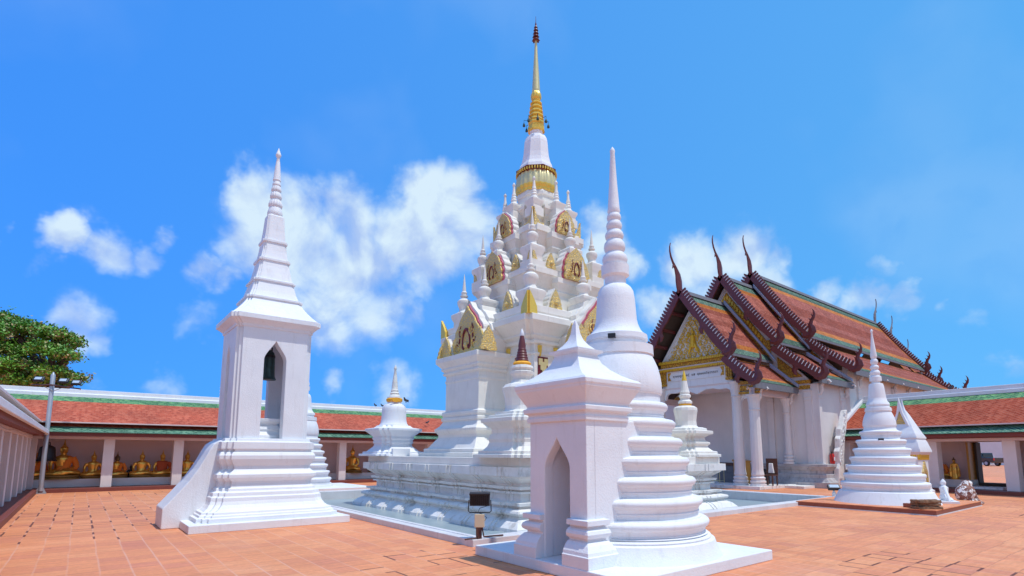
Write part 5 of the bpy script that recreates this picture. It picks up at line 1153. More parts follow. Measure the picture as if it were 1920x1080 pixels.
# outer bay lintels with small arch, gold capital bands
for s in (-1, 1):
    mb = MB()
    fr2 = ((24.15-HX, 0, 0), (0, s, 0), (0, 0, 1), (-1, 0, 0))
    mb.prism([(2.0, 4.90), (3.30, 4.90), (3.30, 4.30), (2.95, 4.30), (2.90, 3.95), (2.80, 3.90), (2.76, 3.2), (2.74, 4.0), (2.62, 4.20), (2.52, 4.12), (2.50, 4.22), (2.40, 4.08), (2.34, 3.95), (2.30, 3.1), (2.24, 3.9), (2.0, 4.0)], fr2, -0.14, -0.02); mb.build('arched_lintel', 'white', hall)
    mb = MB()
    for (z0_, z1_, t_) in ((4.80, 4.92, 0.20), (4.50, 4.72, 0.10), (4.34, 4.44, 0.14)): mb.prism([(2.02, z0_), (3.32, z0_), (3.32, z1_), (2.02, z1_)], fr2, 0.0, t_)
    mb.build('gilded_band', 'gold_band', hall)
# side beam of the porch and its eave brackets
mb = MB(); mb.box(0.1, 3.5, -3.12, -2.86, 4.30, 4.62); mb.box(0.1, 3.5, 2.86, 3.12, 4.30, 4.62); mb.box(0.3, 3.4, -2.2, 2.2, 4.9, 5.0); mb.build('side_beam', 'pinkwall', hall, bevel=0.01)
def bracket(dx, dy, z_, ang, s=1.0):
    mb = MB(); a = R(ang); fr_ = ((dx, dy, z_), (math.cos(a), math.sin(a), 0), (0, 0, 1), (-math.sin(a), math.cos(a), 0))
    horn(mb, fr_, [(0.04*s, -0.62*s), (0.12*s, -0.45*s), (0.10*s, -0.25*s), (0.22*s, -0.08*s), (0.42*s, -0.02*s), (0.50*s, -0.12*s), (0.42*s, -0.18*s)], [0.05*s, 0.07*s, 0.08*s, 0.06*s, 0.045*s, 0.04*s, 0.012], 0.05*s)
    mb.build('eave_bracket', 'wall', hall)
bracket(0.25, -3.18, 4.62, -90); bracket(0.05, -3.0, 4.62, 180, 0.8); bracket(3.35, -3.15, 4.62, -90)
bracket(3.75, -4.42, 5.10, -90, 1.1); bracket(6.7, -4.42, 5.10, -90, 1.1)
for k in range(7): bracket(8.2+k*2.6, -4.55, 5.75, -90, 1.2)
# walls
mb = MB()
mb.box(3.62, 3.9, -4.36, 4.36, 1.05, 4.95); mb.box(3.62, 3.9, -2.6, 2.6, 4.95, 7.0)
mb.box(3.9, 7.3, -4.36, -4.1, 1.05, 5.05); mb.box(3.9, 7.3, 4.1, 4.36, 1.05, 5.05)
mb.box(7.0, 26.2, -4.55, -4.3, 0.9, 6.1); mb.box(7.0, 26.2, 4.3, 4.55, 0.9, 6.1); mb.box(6.7, 7.0, -4.3, 4.3, 4.9, 5.9); mb.box(6.7, 7.0, -2.85, 2.85, 5.9, 7.9); mb.box(25.9, 26.2, -4.3, 4.3, 0.9, 5.9); mb.box(25.9, 26.2, -2.85, 2.85, 5.9, 7.8)
mb.build('wall', 'wall', hall)
mb = MB()
for (x_, y_) in ((3.52, -3.0), (3.52, -3.95), (3.52, -2.1)):
    mb = MB(); mb.box(x_, x_+0.12, y_-0.16, y_+0.16, 1.10, 4.6)
    for z_ in (4.3, 4.15, 4.6): mb.box(x_-0.03, x_+0.12, y_-0.19, y_+0.19, z_, z_+0.06)
    mb.build('pilaster', 'wall', hall, bevel=0.01)
for (xa, xb, ya, za) in [(3.60, 3.90, -4.44, 4.95), (6.2, 6.5, -4.44, 4.95)]+[(8.0+k*2.6, 8.35+k*2.6, -4.64, 5.4) for k in range(7)]:
    mb = MB(); mb.box(xa, xb, ya, ya+0.11, 1.10, za); mb.box(xa-0.03, xb+0.03, ya-0.03, ya+0.09, za-0.55, za-0.48); mb.box(xa-0.03, xb+0.03, ya-0.03, ya+0.09, za-0.72, za-0.66)
    mb.build('pilaster', 'wall', hall, bevel=0.01)
mb = MB()   # moulded plinth
rs = []
for of, z_ in [(0.50, 0.0), (0.50, 0.26), (0.42, 0.30), (0.34, 0.42), (0.30, 0.46), (0.30, 0.62), (0.24, 0.66), (0.24, 0.78), (0.32, 0.86), (0.34, 0.92), (0.40, 0.98), (0.40, 1.10), (0.0, 1.12)]:
    rs.append([(3.62-of, -4.36-of, z_), (7.2, -4.36-of, z_), (7.2, 4.36+of, z_), (3.62-of, 4.36+of, z_)])
mb.rings(rs); mb.build('plinth', 'mould', hall, bevel=0.01)
mb = MB(); mb.box(7.0, 26.6, -4.95, 4.95, 0, 1.0); mb.build('rear_plinth', 'wall', hall)
mb = MB(); mb.box(-0.32, 3.5, -3.34, 3.34, 0.0, 0.15); mb.box(2.0, 3.4, -4.2, -3.34, 0.0, 0.12); mb.build('porch_floor', 'weathered', hall, bevel=0.012)
mb = MB(); mb.box(0.3, 27.3-HX, -2.2, 2.2, 5.2, 5.26); mb.build('porch_ceiling', 'dark_wood', hall)
# stone naga stair guard by the hall wall
mb = MB()
ng = empty('naga_balustrade', (28.55, 10.85, 0.0), label='weathered white carved serpent balustrade leaning against the hall wall by the gallery', cat='balustrade')
pts = [(-0.1, 0.0), (0.55, 0.0), (0.62, 0.9), (0.70, 1.5), (0.95, 2.3), (1.25, 3.0), (1.45, 3.55), (1.40, 3.75), (1.20, 3.70), (0.98, 3.35), (0.75, 2.95), (0.62, 2.75), (0.50, 2.80), (0.45, 2.45), (0.30, 2.3), (0.28, 1.9), (0.12, 1.7), (0.16, 1.2), (0.0, 0.9)]
mb.prism([(a*1.05-0.45, b) for a, b in pts], ((0, 0, 0), (1, 0, 0), (0, 0, 1), (0, 1, 0)), -0.12, 0.12)
mb.build('body', 'weathered', ng, bevel=0.03)
mb = MB(); random.seed(3)
for k in range(16):
    q = k/15; a = 0.20+0.95*q-0.40; b = 1.2+2.3*q
    cs_curl(mb, ((0, 0, 0), (1, 0, 0), (0, 0, 1), (0, -1, 0)), a+random.uniform(-0.04, 0.1), b, 0.10, 1, 0.13, 0.03, n=10)
mb.build('carving', 'weathered', ng, smooth=True)

# ------------------------------------------------------------------ small ornate shrine behind the right stupa
shr = empty('small_shrine', (24.8, 7.07, 0), R(0), label='small white shrine with curved roof and gilded gable behind the right stupa', cat='shrine')
mb = MB(); rloft(mb, [(0.88, 0, 0, 0.80), (0.88, 0, 0.3, 0.80), (0.80, 0, 0.35, 0.72), (0.78, 0, 0.5, 0.70), (0.74, 0, 0.55, 0.66), (0.74, 0, 2.0, 0.66)]); mb.build('body', 'white', shr, bevel=0.01)
mb = MB(); rloft(mb, [(0.80, 0, 2.0, 0.72), (0.84, 0, 2.05, 0.76), (0.84, 0, 2.14, 0.76)]); mb.build('cornice', 'pinkwall', shr)
mb = MB()
rloft(mb, [(0.90, 0, 2.13, 0.82), (0.90, 0, 2.20, 0.82), (0.84, 0, 2.40, 0.76), (0.76, 0, 2.62, 0.70), (0.70, 0, 2.76, 0.64), (0.74, 0, 2.78, 0.68), (0.74, 0, 2.84, 0.68), (0.62, 0, 3.05, 0.58), (0.46, 0, 3.40, 0.44), (0.32, 0, 3.75, 0.30), (0.20, 0, 4.0, 0.20), (0.10, 0, 4.2, 0.10), (0.05, 0, 4.45, 0.05), (0.02, 0, 4.75, 0.02)])
mb.build('roof', 'white', shr, smooth=True, angle=40)
mb = MB()
fr = ((-0.34, 0, 0), (0, 1, 0), (0, 0, 1), (-1, 0, 0))
mb.prism([(-0.36, 3.35), (-0.28, 3.6), (-0.12, 4.05), (0, 4.75), (0.12, 4.05), (0.28, 3.6), (0.36, 3.35), (0.24, 3.4), (0, 4.15), (-0.24, 3.4)], fr, 0, 0.14); mb.build('gable_frame', 'white', shr)
mb = MB(); mb.prism([(-0.22, 3.4), (0, 4.1), (0.22, 3.4)], fr, 0.0, 0.09); mb.build('gable_panel', 'gold_relief', shr)
mb = MB()
for k in range(9):
    a = -0.72+k*0.18
    mb.prism([(a-0.08, 2.02), (a+0.08, 2.02), (a+0.05, 1.90), (a, 1.76), (a-0.05, 1.90)], ((-0.74, 0, 0), (0, 1, 0), (0, 0, 1), (-1, 0, 0)), 0.0, 0.06)
    mb.prism([(a-0.08, 2.02), (a+0.08, 2.02), (a+0.05, 1.90), (a, 1.76), (a-0.05, 1.90)], ((0, -0.66, 0), (1, 0, 0), (0, 0, 1), (0, -1, 0)), 0.0, 0.06)
mb.build('leaf_fringe', 'gold_paint', shr)
mb = MB()
for fr, wd in ((((-0.74, 0, 0), (0, 1, 0), (0, 0, 1), (-1, 0, 0)), 0.3), (((0, -0.66, 0), (1, 0, 0), (0, 0, 1), (0, -1, 0)), 0.34)):
    mb.prism([(-wd, 0.5), (-wd, 1.2), (-wd*0.6, 1.35), (0, 1.7), (wd*0.6, 1.35), (wd, 1.2), (wd, 0.5), (wd*0.6, 0.5), (wd*0.6, 1.05), (0, 1.32), (-wd*0.6, 1.05), (-wd*0.6, 0.5)], fr, 0.0, 0.07)
mb.build('window_surround', 'gold_relief', shr); shr.scale = (0.78,)*3

# ------------------------------------------------------------------ Buddha statues
def buddha_proto():
    root = empty('buddha_statue', (0, 0, 0))
    mb = MB()
    # lap, crossed legs, torso, arms, neck and head, fused by a remesh into one body
    mb.ball((0, 0.0, 0.26), 0.26, 16, sc_=(1.25, 0.75, 0.5))
    for s in (-1, 1):
        mb.tube([(s*0.10, 0.02, 0.25), (s*0.30, -0.06, 0.24), (s*0.47, -0.13, 0.22), (s*0.50, -0.17, 0.21)], [0.13, 0.125, 0.105, 0.06], 10)
        mb.tube([(s*0.48, -0.17, 0.21), (s*0.26, -0.26, 0.20+(0.05 if s > 0 else 0)), (0, -0.30, 0.20+(0.06 if s > 0 else 0)), (-s*0.22, -0.28, 0.21+(0.06 if s > 0 else 0))], [0.085, 0.08, 0.07, 0.04], 10)
    prof = [(0.24, 0.17, 0.22), (0.215, 0.15, 0.36), (0.20, 0.135, 0.48), (0.235, 0.145, 0.62), (0.28, 0.15, 0.74), (0.275, 0.13, 0.80), (0.16, 0.10, 0.86), (0.085, 0.08, 0.90), (0.075, 0.075, 0.95)]
    mb.rings([[(a*math.cos(2*math.pi*j/16), b*math.sin(2*math.pi*j/16), z_) for j in range(16)] for a, b, z_ in prof])
    mb.ball((0, -0.015, 1.05), 0.115, 16, sc_=(0.95, 1.02, 1.22))
    mb.ball((0, -0.135, 1.035), 0.022, 8, sc_=(0.9, 1.2, 1.6))
    for s in (-1, 1):
        mb.ball((s*0.112, 0, 1.02), 0.03, 8, sc_=(0.5, 0.8, 2.2))
    mb.tube([(-0.27, 0, 0.77), (-0.35, 0.0, 0.60), (-0.36, -0.04, 0.46), (-0.36, -0.16, 0.34), (-0.36, -0.22, 0.28), (-0.36, -0.25, 0.20)], [0.085, 0.075, 0.065, 0.05, 0.05, 0.02], 10)
    mb.tube([(0.27, 0, 0.77), (0.35, 0.0, 0.60), (0.36, -0.03, 0.46), (0.22, -0.18, 0.36), (0.06, -0.25, 0.34), (-0.04, -0.26, 0.34)], [0.085, 0.075, 0.065, 0.05, 0.045, 0.025], 10)
    b = mb.build('body', 'statue_gold', root, smooth=False)
    rm = b.modifiers.new('fuse', 'REMESH'); rm.mode = 'VOXEL'; rm.voxel_size = 0.022; rm.use_smooth_shade = True
    sm = b.modifiers.new('soft', 'SMOOTH'); sm.iterations = 4
    mb = MB(); mb.lathe([(0.118, 1.05), (0.128, 1.10), (0.12, 1.16), (0.085, 1.20), (0.06, 1.21), (0.055, 1.25), (0.03, 1.31), (0.02, 1.36), (0.004, 1.47)], n=18); h = mb.build('hair', 'statue_gold', root, smooth=True); h.location.y = 0.005
    mb = MB(); mb.rings([[((0.54+o)*math.copysign(abs(math.cos(q))**0.6, math.cos(q)), -0.06+(0.34+o)*math.copysign(abs(math.sin(q))**0.6, math.sin(q)), z_) for q in [2*math.pi*j/32 for j in range(32)]] for o, z_ in ((0.02, 0), (0.02, 0.03), (-0.03, 0.04), (-0.05, 0.07), (0.0, 0.10), (0.0, 0.13), (-0.04, 0.14))]); mb.build('pedestal', 'pedestal_gold', root, smooth=True)
    return root
def robe_mesh(full):
    mb = MB()
    prof = [(0.285, 0.20, 0.27), (0.25, 0.185, 0.36), (0.235, 0.17, 0.48), (0.265, 0.175, 0.62), (0.305, 0.175, 0.74), (0.30, 0.16, 0.80), (0.19, 0.13, 0.865)]
    n = 32; rs = []
    for a, b, z_ in prof: rs.append([(a*math.cos(2*math.pi*j/n), b*math.sin(2*math.pi*j/n), z_) for j in range(n)])
    i0 = len(mb.v)
    for r in rs: mb.v += r
    for k in range(len(rs)-1):
        for j in range(n):
            x = rs[k][j][0]; z_ = rs[k][j][2]
            if x < -0.02 and not full and z_ > 0.45-x*0.2: continue      # right shoulder left bare
            if not full and rs[k][j][1] < 0 and z_ > 0.60+x*1.2: continue
            a = i0+k*n+j; b = i0+k*n+(j+1) % n; mb.face((a, b, b+n, a+n))
    # cloth over the far arm
    mb.tube([(0.27, 0, 0.79), (0.37, 0.0, 0.60), (0.40, -0.03, 0.44), (0.34, -0.10, 0.34)], [0.105, 0.10, 0.10, 0.06], 12)
    return mb
bud = buddha_proto()
def kids(o): return [q for q in bpy.data.objects if q.parent == o]
def place_buddha(first, x, y, z, s, rz, label, robe=None, dark_head=False, dark=False, wide=1.0):
    b = bud if first else copy_tree(bud)
    b.location = (x, y, z); b.rotation_euler.z = rz; b.scale = (s*wide, s, s)
    b['label'] = label; b['category'] = 'statue'; b['group'] = 'seated Buddha statues along the gallery ledge'
    return b
specs = [(-1.40, 29.55, 0.48, 0.90, 0.2, 'seated golden Buddha in orange robe nearest the gallery corner, left of the hanging bell', 'orange_cloth', 0),
         (-0.50, 29.55, 0.48, 1.12, 0.1, 'largest seated golden Buddha, orange sash, beside the tall lamp post', 'orange_cloth', 0),
         (0.52, 29.55, 0.48, 0.82, 0, 'bare gold seated Buddha just left of the first free gallery column', None, 0),
         (1.34, 29.6, 0.48, 0.78, 0.2, 'seated Buddha with black head and orange robe right of the first gallery column', 'orange_cloth', 1),
         (2.24, 29.55, 0.48, 0.84, 0, 'bare gold seated Buddha in the middle of the second bay', None, 0),
         (3.02, 29.55, 0.48, 0.84, 0, 'seated golden Buddha in a vermilion robe left of the second gallery column', 'redorange_cloth', 0),
         (4.00, 29.55, 0.48, 0.84, 0, 'bare gold seated Buddha between second column and bell tower stair', None, 0),
         (4.62, 29.7, 0.48, 0.72, 0, 'seated Buddha with dark head peeping over the bell tower stair wall', None, 1),
         (9.55, 29.55, 0.48, 0.95, 0.2, 'tall seated Buddha in orange robe half hidden by the stupa rings', 'orange_cloth', 0),
         (12.0, 29.55, 0.48, 1.05, -0.9, 'large golden Buddha turned sideways right of the middle gallery column', None, 0),
         (13.5, 29.7, 0.48, 0.9, 0, 'seated Buddha whose pointed dark crown shows above the chedi terrace', 'orange_cloth', 0)]
robes = {}
protos = []
for i, sp_ in enumerate(specs):
    b = place_buddha(False, *sp_[:5], sp_[5]); protos.append((b, sp_))
for ch in kids(bud): bpy.data.objects.remove(ch)
bpy.data.objects.remove(bud)
M['dark_gold'] = flat('tarnished_gold', (0.16, 0.10, 0.05), 0.5, 0.5)
for b, sp_ in protos:
    if sp_[6]:
        key = sp_[6]
        if key not in robes:
            robes[key] = robe_mesh(sp_[6] == 'redorange_cloth').build('robe', key, b, smooth=True)
            so = robes[key].modifiers.new('thick', 'SOLIDIFY'); so.thickness = 0.015
        else:
            c = robes[key].copy(); col.objects.link(c); c.parent = b
    if sp_[7]:
        for ch in kids(b):
            if ch.name.startswith('hair'):
                ch.data = ch.data.copy(); ch.data.materials.clear(); ch.data.materials.append(M['dark_gold'])
        mb = MB(); mb.ball((0, -0.015, 1.05), 0.128, 16, sc_=(0.95, 1.02, 1.2)); mb.build('face', 'dark_gold', b, smooth=True)
# small figures
def small_idol(x, y, z, s, mat, label):
    root = empty('small_idol', (x, y, z), label=label, cat='figurine')
    mb = MB(); mb.lathe([(0.16, 0), (0.16, 0.04), (0.11, 0.06), (0.14, 0.10), (0.15, 0.16), (0.10, 0.22), (0.085, 0.30), (0.12, 0.38), (0.11, 0.43), (0.04, 0.46), (0.04, 0.48), (0.065, 0.52), (0.065, 0.58), (0.035, 0.63), (0.01, 0.72)], n=20, sy=0.75)
    for s_ in (-1, 1): mb.tube([(s_*0.10, 0, 0.42), (s_*0.15, -0.02, 0.30), (s_*0.10, -0.08, 0.22)], [0.035, 0.03, 0.02], 8); mb.tube([(s_*0.05, 0, 0.10), (s_*0.20, -0.05, 0.09), (0, -0.14, 0.09)], [0.05, 0.045, 0.03], 8)
    o_ = mb.build('body', mat, root, smooth=True, angle=60); root.scale = (s, s, s)
small_idol(1.86, 29.7, 0.48, 0.8, 'black', 'small black idol between two seated Buddhas in the second bay')
small_idol(10.25, 29.6, 0.48, 0.75, 'gold', 'small gilt idol on the ledge left of the middle gallery column')
# standing Buddha and its neighbour in the right gallery
def in_right(lx, ly):
    a = R(-99.8); return (29.04+math.cos(a)*lx-math.sin(a)*ly, 7.13+math.sin(a)*lx+math.cos(a)*ly)
x, y = in_right(0.10-0.22, 1.62)
sb = empty('standing_buddha', (x, y, 0.48), R(-99.8)+0.05, label='small standing golden Buddha beside the doorway in the right gallery', cat='statue')
mb = MB()
mb.rings([[(a*math.cos(2*math.pi*j/18), b_*math.sin(2*math.pi*j/18), z_) for j in range(18)] for a, b_, z_ in [(0.13, 0.09, 0.06), (0.12, 0.08, 0.1), (0.10, 0.075, 0.25), (0.105, 0.08, 0.42), (0.085, 0.065, 0.52), (0.10, 0.07, 0.62), (0.115, 0.07, 0.68), (0.05, 0.045, 0.73), (0.035, 0.035, 0.76)]])
mb.ball((0, -0.005, 0.82), 0.06, 14, sc_=(0.95, 1, 1.2))
for s in (-1, 1): mb.tube([(s*0.105, 0, 0.67), (s*0.145, 0, 0.50), (s*0.15, -0.03, 0.38), (s*0.15, -0.06, 0.32)], [0.035, 0.03, 0.025, 0.012], 8)
b = mb.build('body', 'statue_gold', sb); rm = b.modifiers.new('fuse', 'REMESH'); rm.mode = 'VOXEL'; rm.voxel_size = 0.012; rm.use_smooth_shade = True
mb = MB(); mb.lathe([(0.062, 0.83), (0.065, 0.86), (0.05, 0.89), (0.03, 0.90), (0.025, 0.93), (0.004, 0.99)], n=14); mb.build('hair', 'dark_gold', sb, smooth=True)
mb = MB()
for s in (-1, 1): mb.prism([(s*0.11, 0.60), (s*0.19, 0.45), (s*0.19, 0.12), (s*0.10, 0.10)], ((0, 0.02, 0), (1, 0, 0), (0, 0, 1), (0, 1, 0)), -0.03, 0.02)
mb.lathe([(0.17, 0), (0.17, 0.03), (0.13, 0.05), (0.14, 0.07)], n=20); mb.build('robe_and_base', 'statue_gold', sb)
x, y = in_right(-0.78, 1.7)
b = copy_tree(protos[1][0]); b.location = (x, y, 0.48); b.rotation_euler.z = R(-99.8)+0.3; b.scale = (0.8,)*3; b['label'] = 'seated Buddha in orange robe partly behind the first right gallery column'; b['category'] = 'statue'
# large dark bell hanging in the far left bay
gb_ = empty('gallery_bell', (-1.02, 29.0, 1.22), label='large dark bell hanging in the corner bay behind the lamp post', cat='bell')
mb = MB(); mb.lathe([(0.34, 0.0), (0.35, 0.03), (0.31, 0.08), (0.28, 0.25), (0.27, 0.45), (0.24, 0.56), (0.14, 0.63), (0.03, 0.66)], n=32); mb.build('body', 'black', gb_, smooth=True)
mb = MB(); mb.tube([(0, 0, 0.64), (0, 0, 1.50)], 0.03, 8); mb.tube([(-0.07, 0, 0.64), (-0.06, 0, 0.76), (0.06, 0, 0.76), (0.07, 0, 0.64)], 0.02, 8); mb.build('hanger', 'black', gb_)

# ------------------------------------------------------------------ lamps
lp = empty('lamp_post', (-1.05, 27.83, 0), label='tall grey steel post with three floodlights beside the left gallery', cat='lamp post')
mb = MB(); mb.lathe([(0.085, 0.1), (0.08, 0.3), (0.075, 4.60), (0.05, 4.64), (0.02, 4.72)], n=20); mb.build('pole', 'steel', lp, smooth=True)
mb = MB(); mb.box(-0.18, 0.18, -0.14, 0.14, 0, 0.04)
for s in (-1, 1): mb.prism([(s*0.07, 0.04), (s*0.17, 0.04), (s*0.07, 0.26)], XZ(0), -0.01, 0.01)
mb.build('base_plate', 'steel', lp)
mb = MB(); mb.tube([(-0.62, 0.25, 4.18), (0, -0.10, 4.20), (0.9, -0.35, 4.08)], 0.028, 8); mb.tube([(-0.3, 0, 4.16), (0.05, -0.1, 3.95), (0.3, -0.15, 4.1)], 0.01, 6); mb.build('cross_arm', 'brown_wood', lp)
for (x_, y_, z_) in ((-0.42, 0.14, 4.42), (0.34, -0.20, 4.38), (0.74, -0.30, 4.33)):
    mb = MB(); mb.box(-0.165, 0.165, -0.05, 0.05, -0.11, 0.11); h = mb.build('floodlight', 'black', lp, bevel=0.015, loc=(x_, y_, z_), rotz=R(-25)); h.rotation_euler.x = R(-38)
    mb = MB(); mb.box(-0.115, 0.115, -0.058, -0.052, -0.07, 0.06); mb.build('lens', 'glass', h)
mb = MB(); mb.box(-0.06, 0.06, -0.16, -0.07, 2.25, 2.34); mb.tube([(0, -0.1, 2.3), (-0.15, -0.15, 2.2), (-0.25, -0.1, 2.28)], 0.008, 5); mb.build('clamp', 'paper', lp)

fl = empty('ground_floodlight', (5.57, 7.95, 0.12), label='black floodlight on a short post with beige junction box at the pool kerb', cat='floodlight')
mb = MB(); mb.box(-0.035, 0.035, -0.02, 0.02, 0, 0.28); mb.box(-0.055, -0.03, -0.03, 0.03, 0, 0.22, 0); mb.tube([(-0.3, 0.0, 0.015), (-0.05, 0, 0.02), (-0.04, -0.03, 0.2)], 0.015, 6); mb.tube([(0.05, 0, 0.2), (0.08, -0.02, 0.03), (0.5, -0.02, 0.02)], 0.015, 6); mb.build('post', 'brown_wood', fl)
mb = MB(); mb.box(-0.085, 0.085, -0.07, 0.03, 0.20, 0.42); mb.box(0.086, 0.10, -0.05, 0.0, 0.31, 0.34); mb.build('junction_box', 'beige', fl, bevel=0.008, rotz=R(-38))
mb = MB(); mb.tube([(-0.19, 0, 0.66), (-0.20, 0, 0.47), (-0.17, 0, 0.445), (0.17, 0, 0.445), (0.20, 0, 0.47), (0.19, 0, 0.66)], 0.009, 6); mb.tube([(0.14, 0.02, 0.56), (0.0, -0.02, 0.52), (-0.03, -0.02, 0.45), (0.05, -0.03, 0.42), (0.12, 0, 0.36), (0.09, 0, 0.30)], 0.006, 5); mb.build('bracket', 'black', fl, rotz=R(-38))
mb = MB(); mb.box(-0.175, 0.175, -0.05, 0.06, -0.10, 0.10)
for k in range(10): mb.box(-0.16+k*0.034, -0.148+k*0.034, -0.075, -0.05, -0.09, 0.08)
mb.box(-0.18, 0.18, -0.08, 0.07, 0.09, 0.125)
hd = mb.build('lamp_head', 'black', fl, bevel=0.006, loc=(0, 0, 0.665), rotz=R(-38)); hd.rotation_euler.x = R(8)
fl2 = empty('ground_floodlight', (20.9, 8.20, 0.0), label='grey floodlight on a white stand just behind the right stupa', cat='floodlight')
mb = MB(); mb.box(-0.04, 0.04, -0.04, 0.04, 0, 0.42); mb.box(-0.09, 0.05, -0.08, 0.06, 0.10, 0.34); mb.build('stand', 'paper', fl2, bevel=0.01)
mb = MB(); mb.box(-0.26, 0.26, -0.08, 0.08, -0.13, 0.13); fl2.scale = (0.75,)*3; h = mb.build('lamp_head', 'black', fl2, bevel=0.02, loc=(0.0, 0, 0.56), rotz=R(-50)); h.rotation_euler.x = R(-50)
mb = MB(); mb.box(-0.20, 0.20, -0.09, -0.082, -0.09, 0.09); mb.build('lens', 'glass', h)

# ------------------------------------------------------------------ things on the hall porch
t = empty('lectern', (25.35, 14.02, 0.15), R(-30), label='varnished yellow wooden lectern between the hall porch columns', cat='lectern')
mb = MB(); mb.box(-0.32, 0.32, -0.22, 0.22, 0, 1.05); mb.box(-0.06, 0.06, -0.25, -0.22, 0.05, 1.0); mb.build('body', 'podium', t, bevel=0.012)
mb = MB(); mb.prism([(-0.26, 1.05), (0.26, 1.05), (0.26, 1.16), (-0.26, 1.09)], YZ(0), -0.36, 0.36); mb.build('top', 'podium', t)
t = empty('wooden_chair', (24.9, 12.45, 0.15), R(-90), label='dark wooden chair with a white cloth beside the outer porch column', cat='chair')
mb = MB(); mb.box(-0.26, 0.26, -0.24, 0.26, 0.44, 0.49); mb.build('seat', 'brown_wood', t, bevel=0.01)
mb = MB(); mb.box(-0.26, 0.26, 0.22, 0.27, 0.49, 1.22); mb.build('backrest', 'brown_wood', t, bevel=0.01)
for (a, b) in ((-0.22, -0.20), (0.22, -0.20), (-0.22, 0.22), (0.22, 0.22)):
    mb = MB(); mb.box(a-0.025, a+0.025, b-0.025, b+0.025, 0, 0.44); mb.build('leg', 'brown_wood', t)
c = MB(); c.prism([(-0.12, 0.55), (0.14, 0.55), (0.08, 1.0), (-0.08, 1.0)], ((0, 0, 0), (1, 0, 0), (0, 0, 1), (0, 1, 0)), 0.10, 0.212); o = c.build('white_cloth', 'paper', loc=(24.9, 12.45, 0.15), rotz=R(-90), bevel=0.02); tag(o, 'white cloth hanging on the dark wooden chair', 'cloth')
t = empty('metal_rack', (25.0, 15.3, 0.15), R(-90), label='brass coloured metal rack at the left of the hall porch', cat='rack')
mb = MB()
for a in (-0.4, 0.4):
    for b in (-0.2, 0.2): mb.tube([(a, b, 0), (a, b, 0.85)], 0.016, 6)
for z_ in (0.1, 0.8):
    for b in (-0.2, 0.2): mb.tube([(-0.4, b, z_), (0.4, b, z_)], 0.014, 6)
for k in range(9): mb.tube([(-0.4+k*0.1, -0.2, 0.1), (-0.4+k*0.1, -0.2, 0.8)], 0.007, 5)
mb.build('frame', 'gold_dull', t)
t = empty('cabinet', (26.0, 14.9, 0.15), R(-90), label='grey cabinet with wooden top behind the inner porch column', cat='cabinet')
mb = MB(); mb.box(-0.7, 0.7, -0.25, 0.25, 0, 0.84); mb.build('body', 'lead', t, bevel=0.01)
for z_ in (0.12, 0.48):
    mb = MB(); mb.box(-0.62, 0.62, -0.265, -0.25, z_, z_+0.30); mb.build('drawer', 'lead', t, bevel=0.006)
mb = MB(); mb.box(-0.75, 0.75, -0.30, 0.28, 0.84, 0.98); mb.build('top', 'brown_wood', t)
t = empty('loudspeaker', (25.7, 13.15, 0.15), R(-90), label='black loudspeaker behind the outer porch column', cat='speaker')
mb = MB(); mb.box(-0.22, 0.22, -0.18, 0.18, 0, 0.72); mb.build('case', 'black', t, bevel=0.03)
mb = MB(); mb.lathe([(0.15, 0), (0.13, 0.01), (0.05, -0.02)], n=20); c_ = mb.build('cone', 'rubber', t, loc=(0, -0.185, 0.25)); c_.rotation_euler.x = R(90)
t = empty('fire_extinguisher', (28.05, 10.98, 1.12), label='red fire extinguisher standing on the hall plinth ledge', cat='fire extinguisher')
mb = MB(); mb.lathe([(0.10, 0), (0.105, 0.02), (0.105, 0.40), (0.08, 0.46), (0.03, 0.49)], n=20); mb.build('cylinder', 'red', t, smooth=True)
mb = MB(); mb.box(-0.03, 0.03, -0.03, 0.03, 0.48, 0.55); mb.box(-0.09, 0.05, -0.015, 0.015, 0.55, 0.58); mb.build('valve', 'black', t)
mb = MB(); mb.tube([(-0.05, -0.02, 0.53), (-0.14, -0.05, 0.48), (-0.13, -0.06, 0.2), (-0.12, -0.05, 0.1)], 0.014, 7); mb.build('hose', 'rubber', t)
mb = MB(); mb.box(-0.06, 0.06, -0.112, -0.10, 0.15, 0.32); mb.build('tag', 'paper', t)
mb = MB(); mb.box(-0.16, 0.16, -0.01, 0.01, 0, 0.26); o = mb.build('notice', 'paper', loc=(28.35, 10.48, 0.86), rotz=R(0)); tag(o, 'blank white notice fixed to the plinth below the fire extinguisher', 'notice')

# ------------------------------------------------------------------ statues and bricks on the right platform
t = empty('broken_statue', (20.55, 4.98, 0.15), R(25), label='small white seated stone figure leaning on one arm, on the platform corner', cat='statue')
mb = MB()
mb.ball((0, 0, 0.16), 0.16, 14, sc_=(1.3, 0.8, 0.6)); mb.tube([(0, 0, 0.12), (0.0, 0, 0.30), (0.02, 0, 0.44), (0.03, 0, 0.50)], [0.12, 0.10, 0.12, 0.05], 12); mb.ball((0.03, 0, 0.58), 0.085, 12, sc_=(0.9, 0.95, 1.1)); mb.ball((0.03, 0, 0.67), 0.035, 8)
mb.tube([(-0.10, 0, 0.46), (-0.24, 0, 0.32), (-0.38, -0.02, 0.16), (-0.46, -0.02, 0.06)], [0.05, 0.045, 0.04, 0.03], 10)
mb.tube([(0.13, 0, 0.45), (0.17, -0.05, 0.28), (0.12, -0.12, 0.15)], [0.05, 0.04, 0.03], 10)
mb.tube([(0.05, -0.02, 0.12), (0.30, -0.06, 0.12), (0.40, -0.12, 0.10), (0.12, -0.20, 0.08)], [0.09, 0.08, 0.06, 0.04], 10); mb.tube([(-0.05, 0, 0.12), (-0.28, -0.08, 0.10), (-0.38, -0.12, 0.07)], [0.09, 0.07, 0.03], 10)
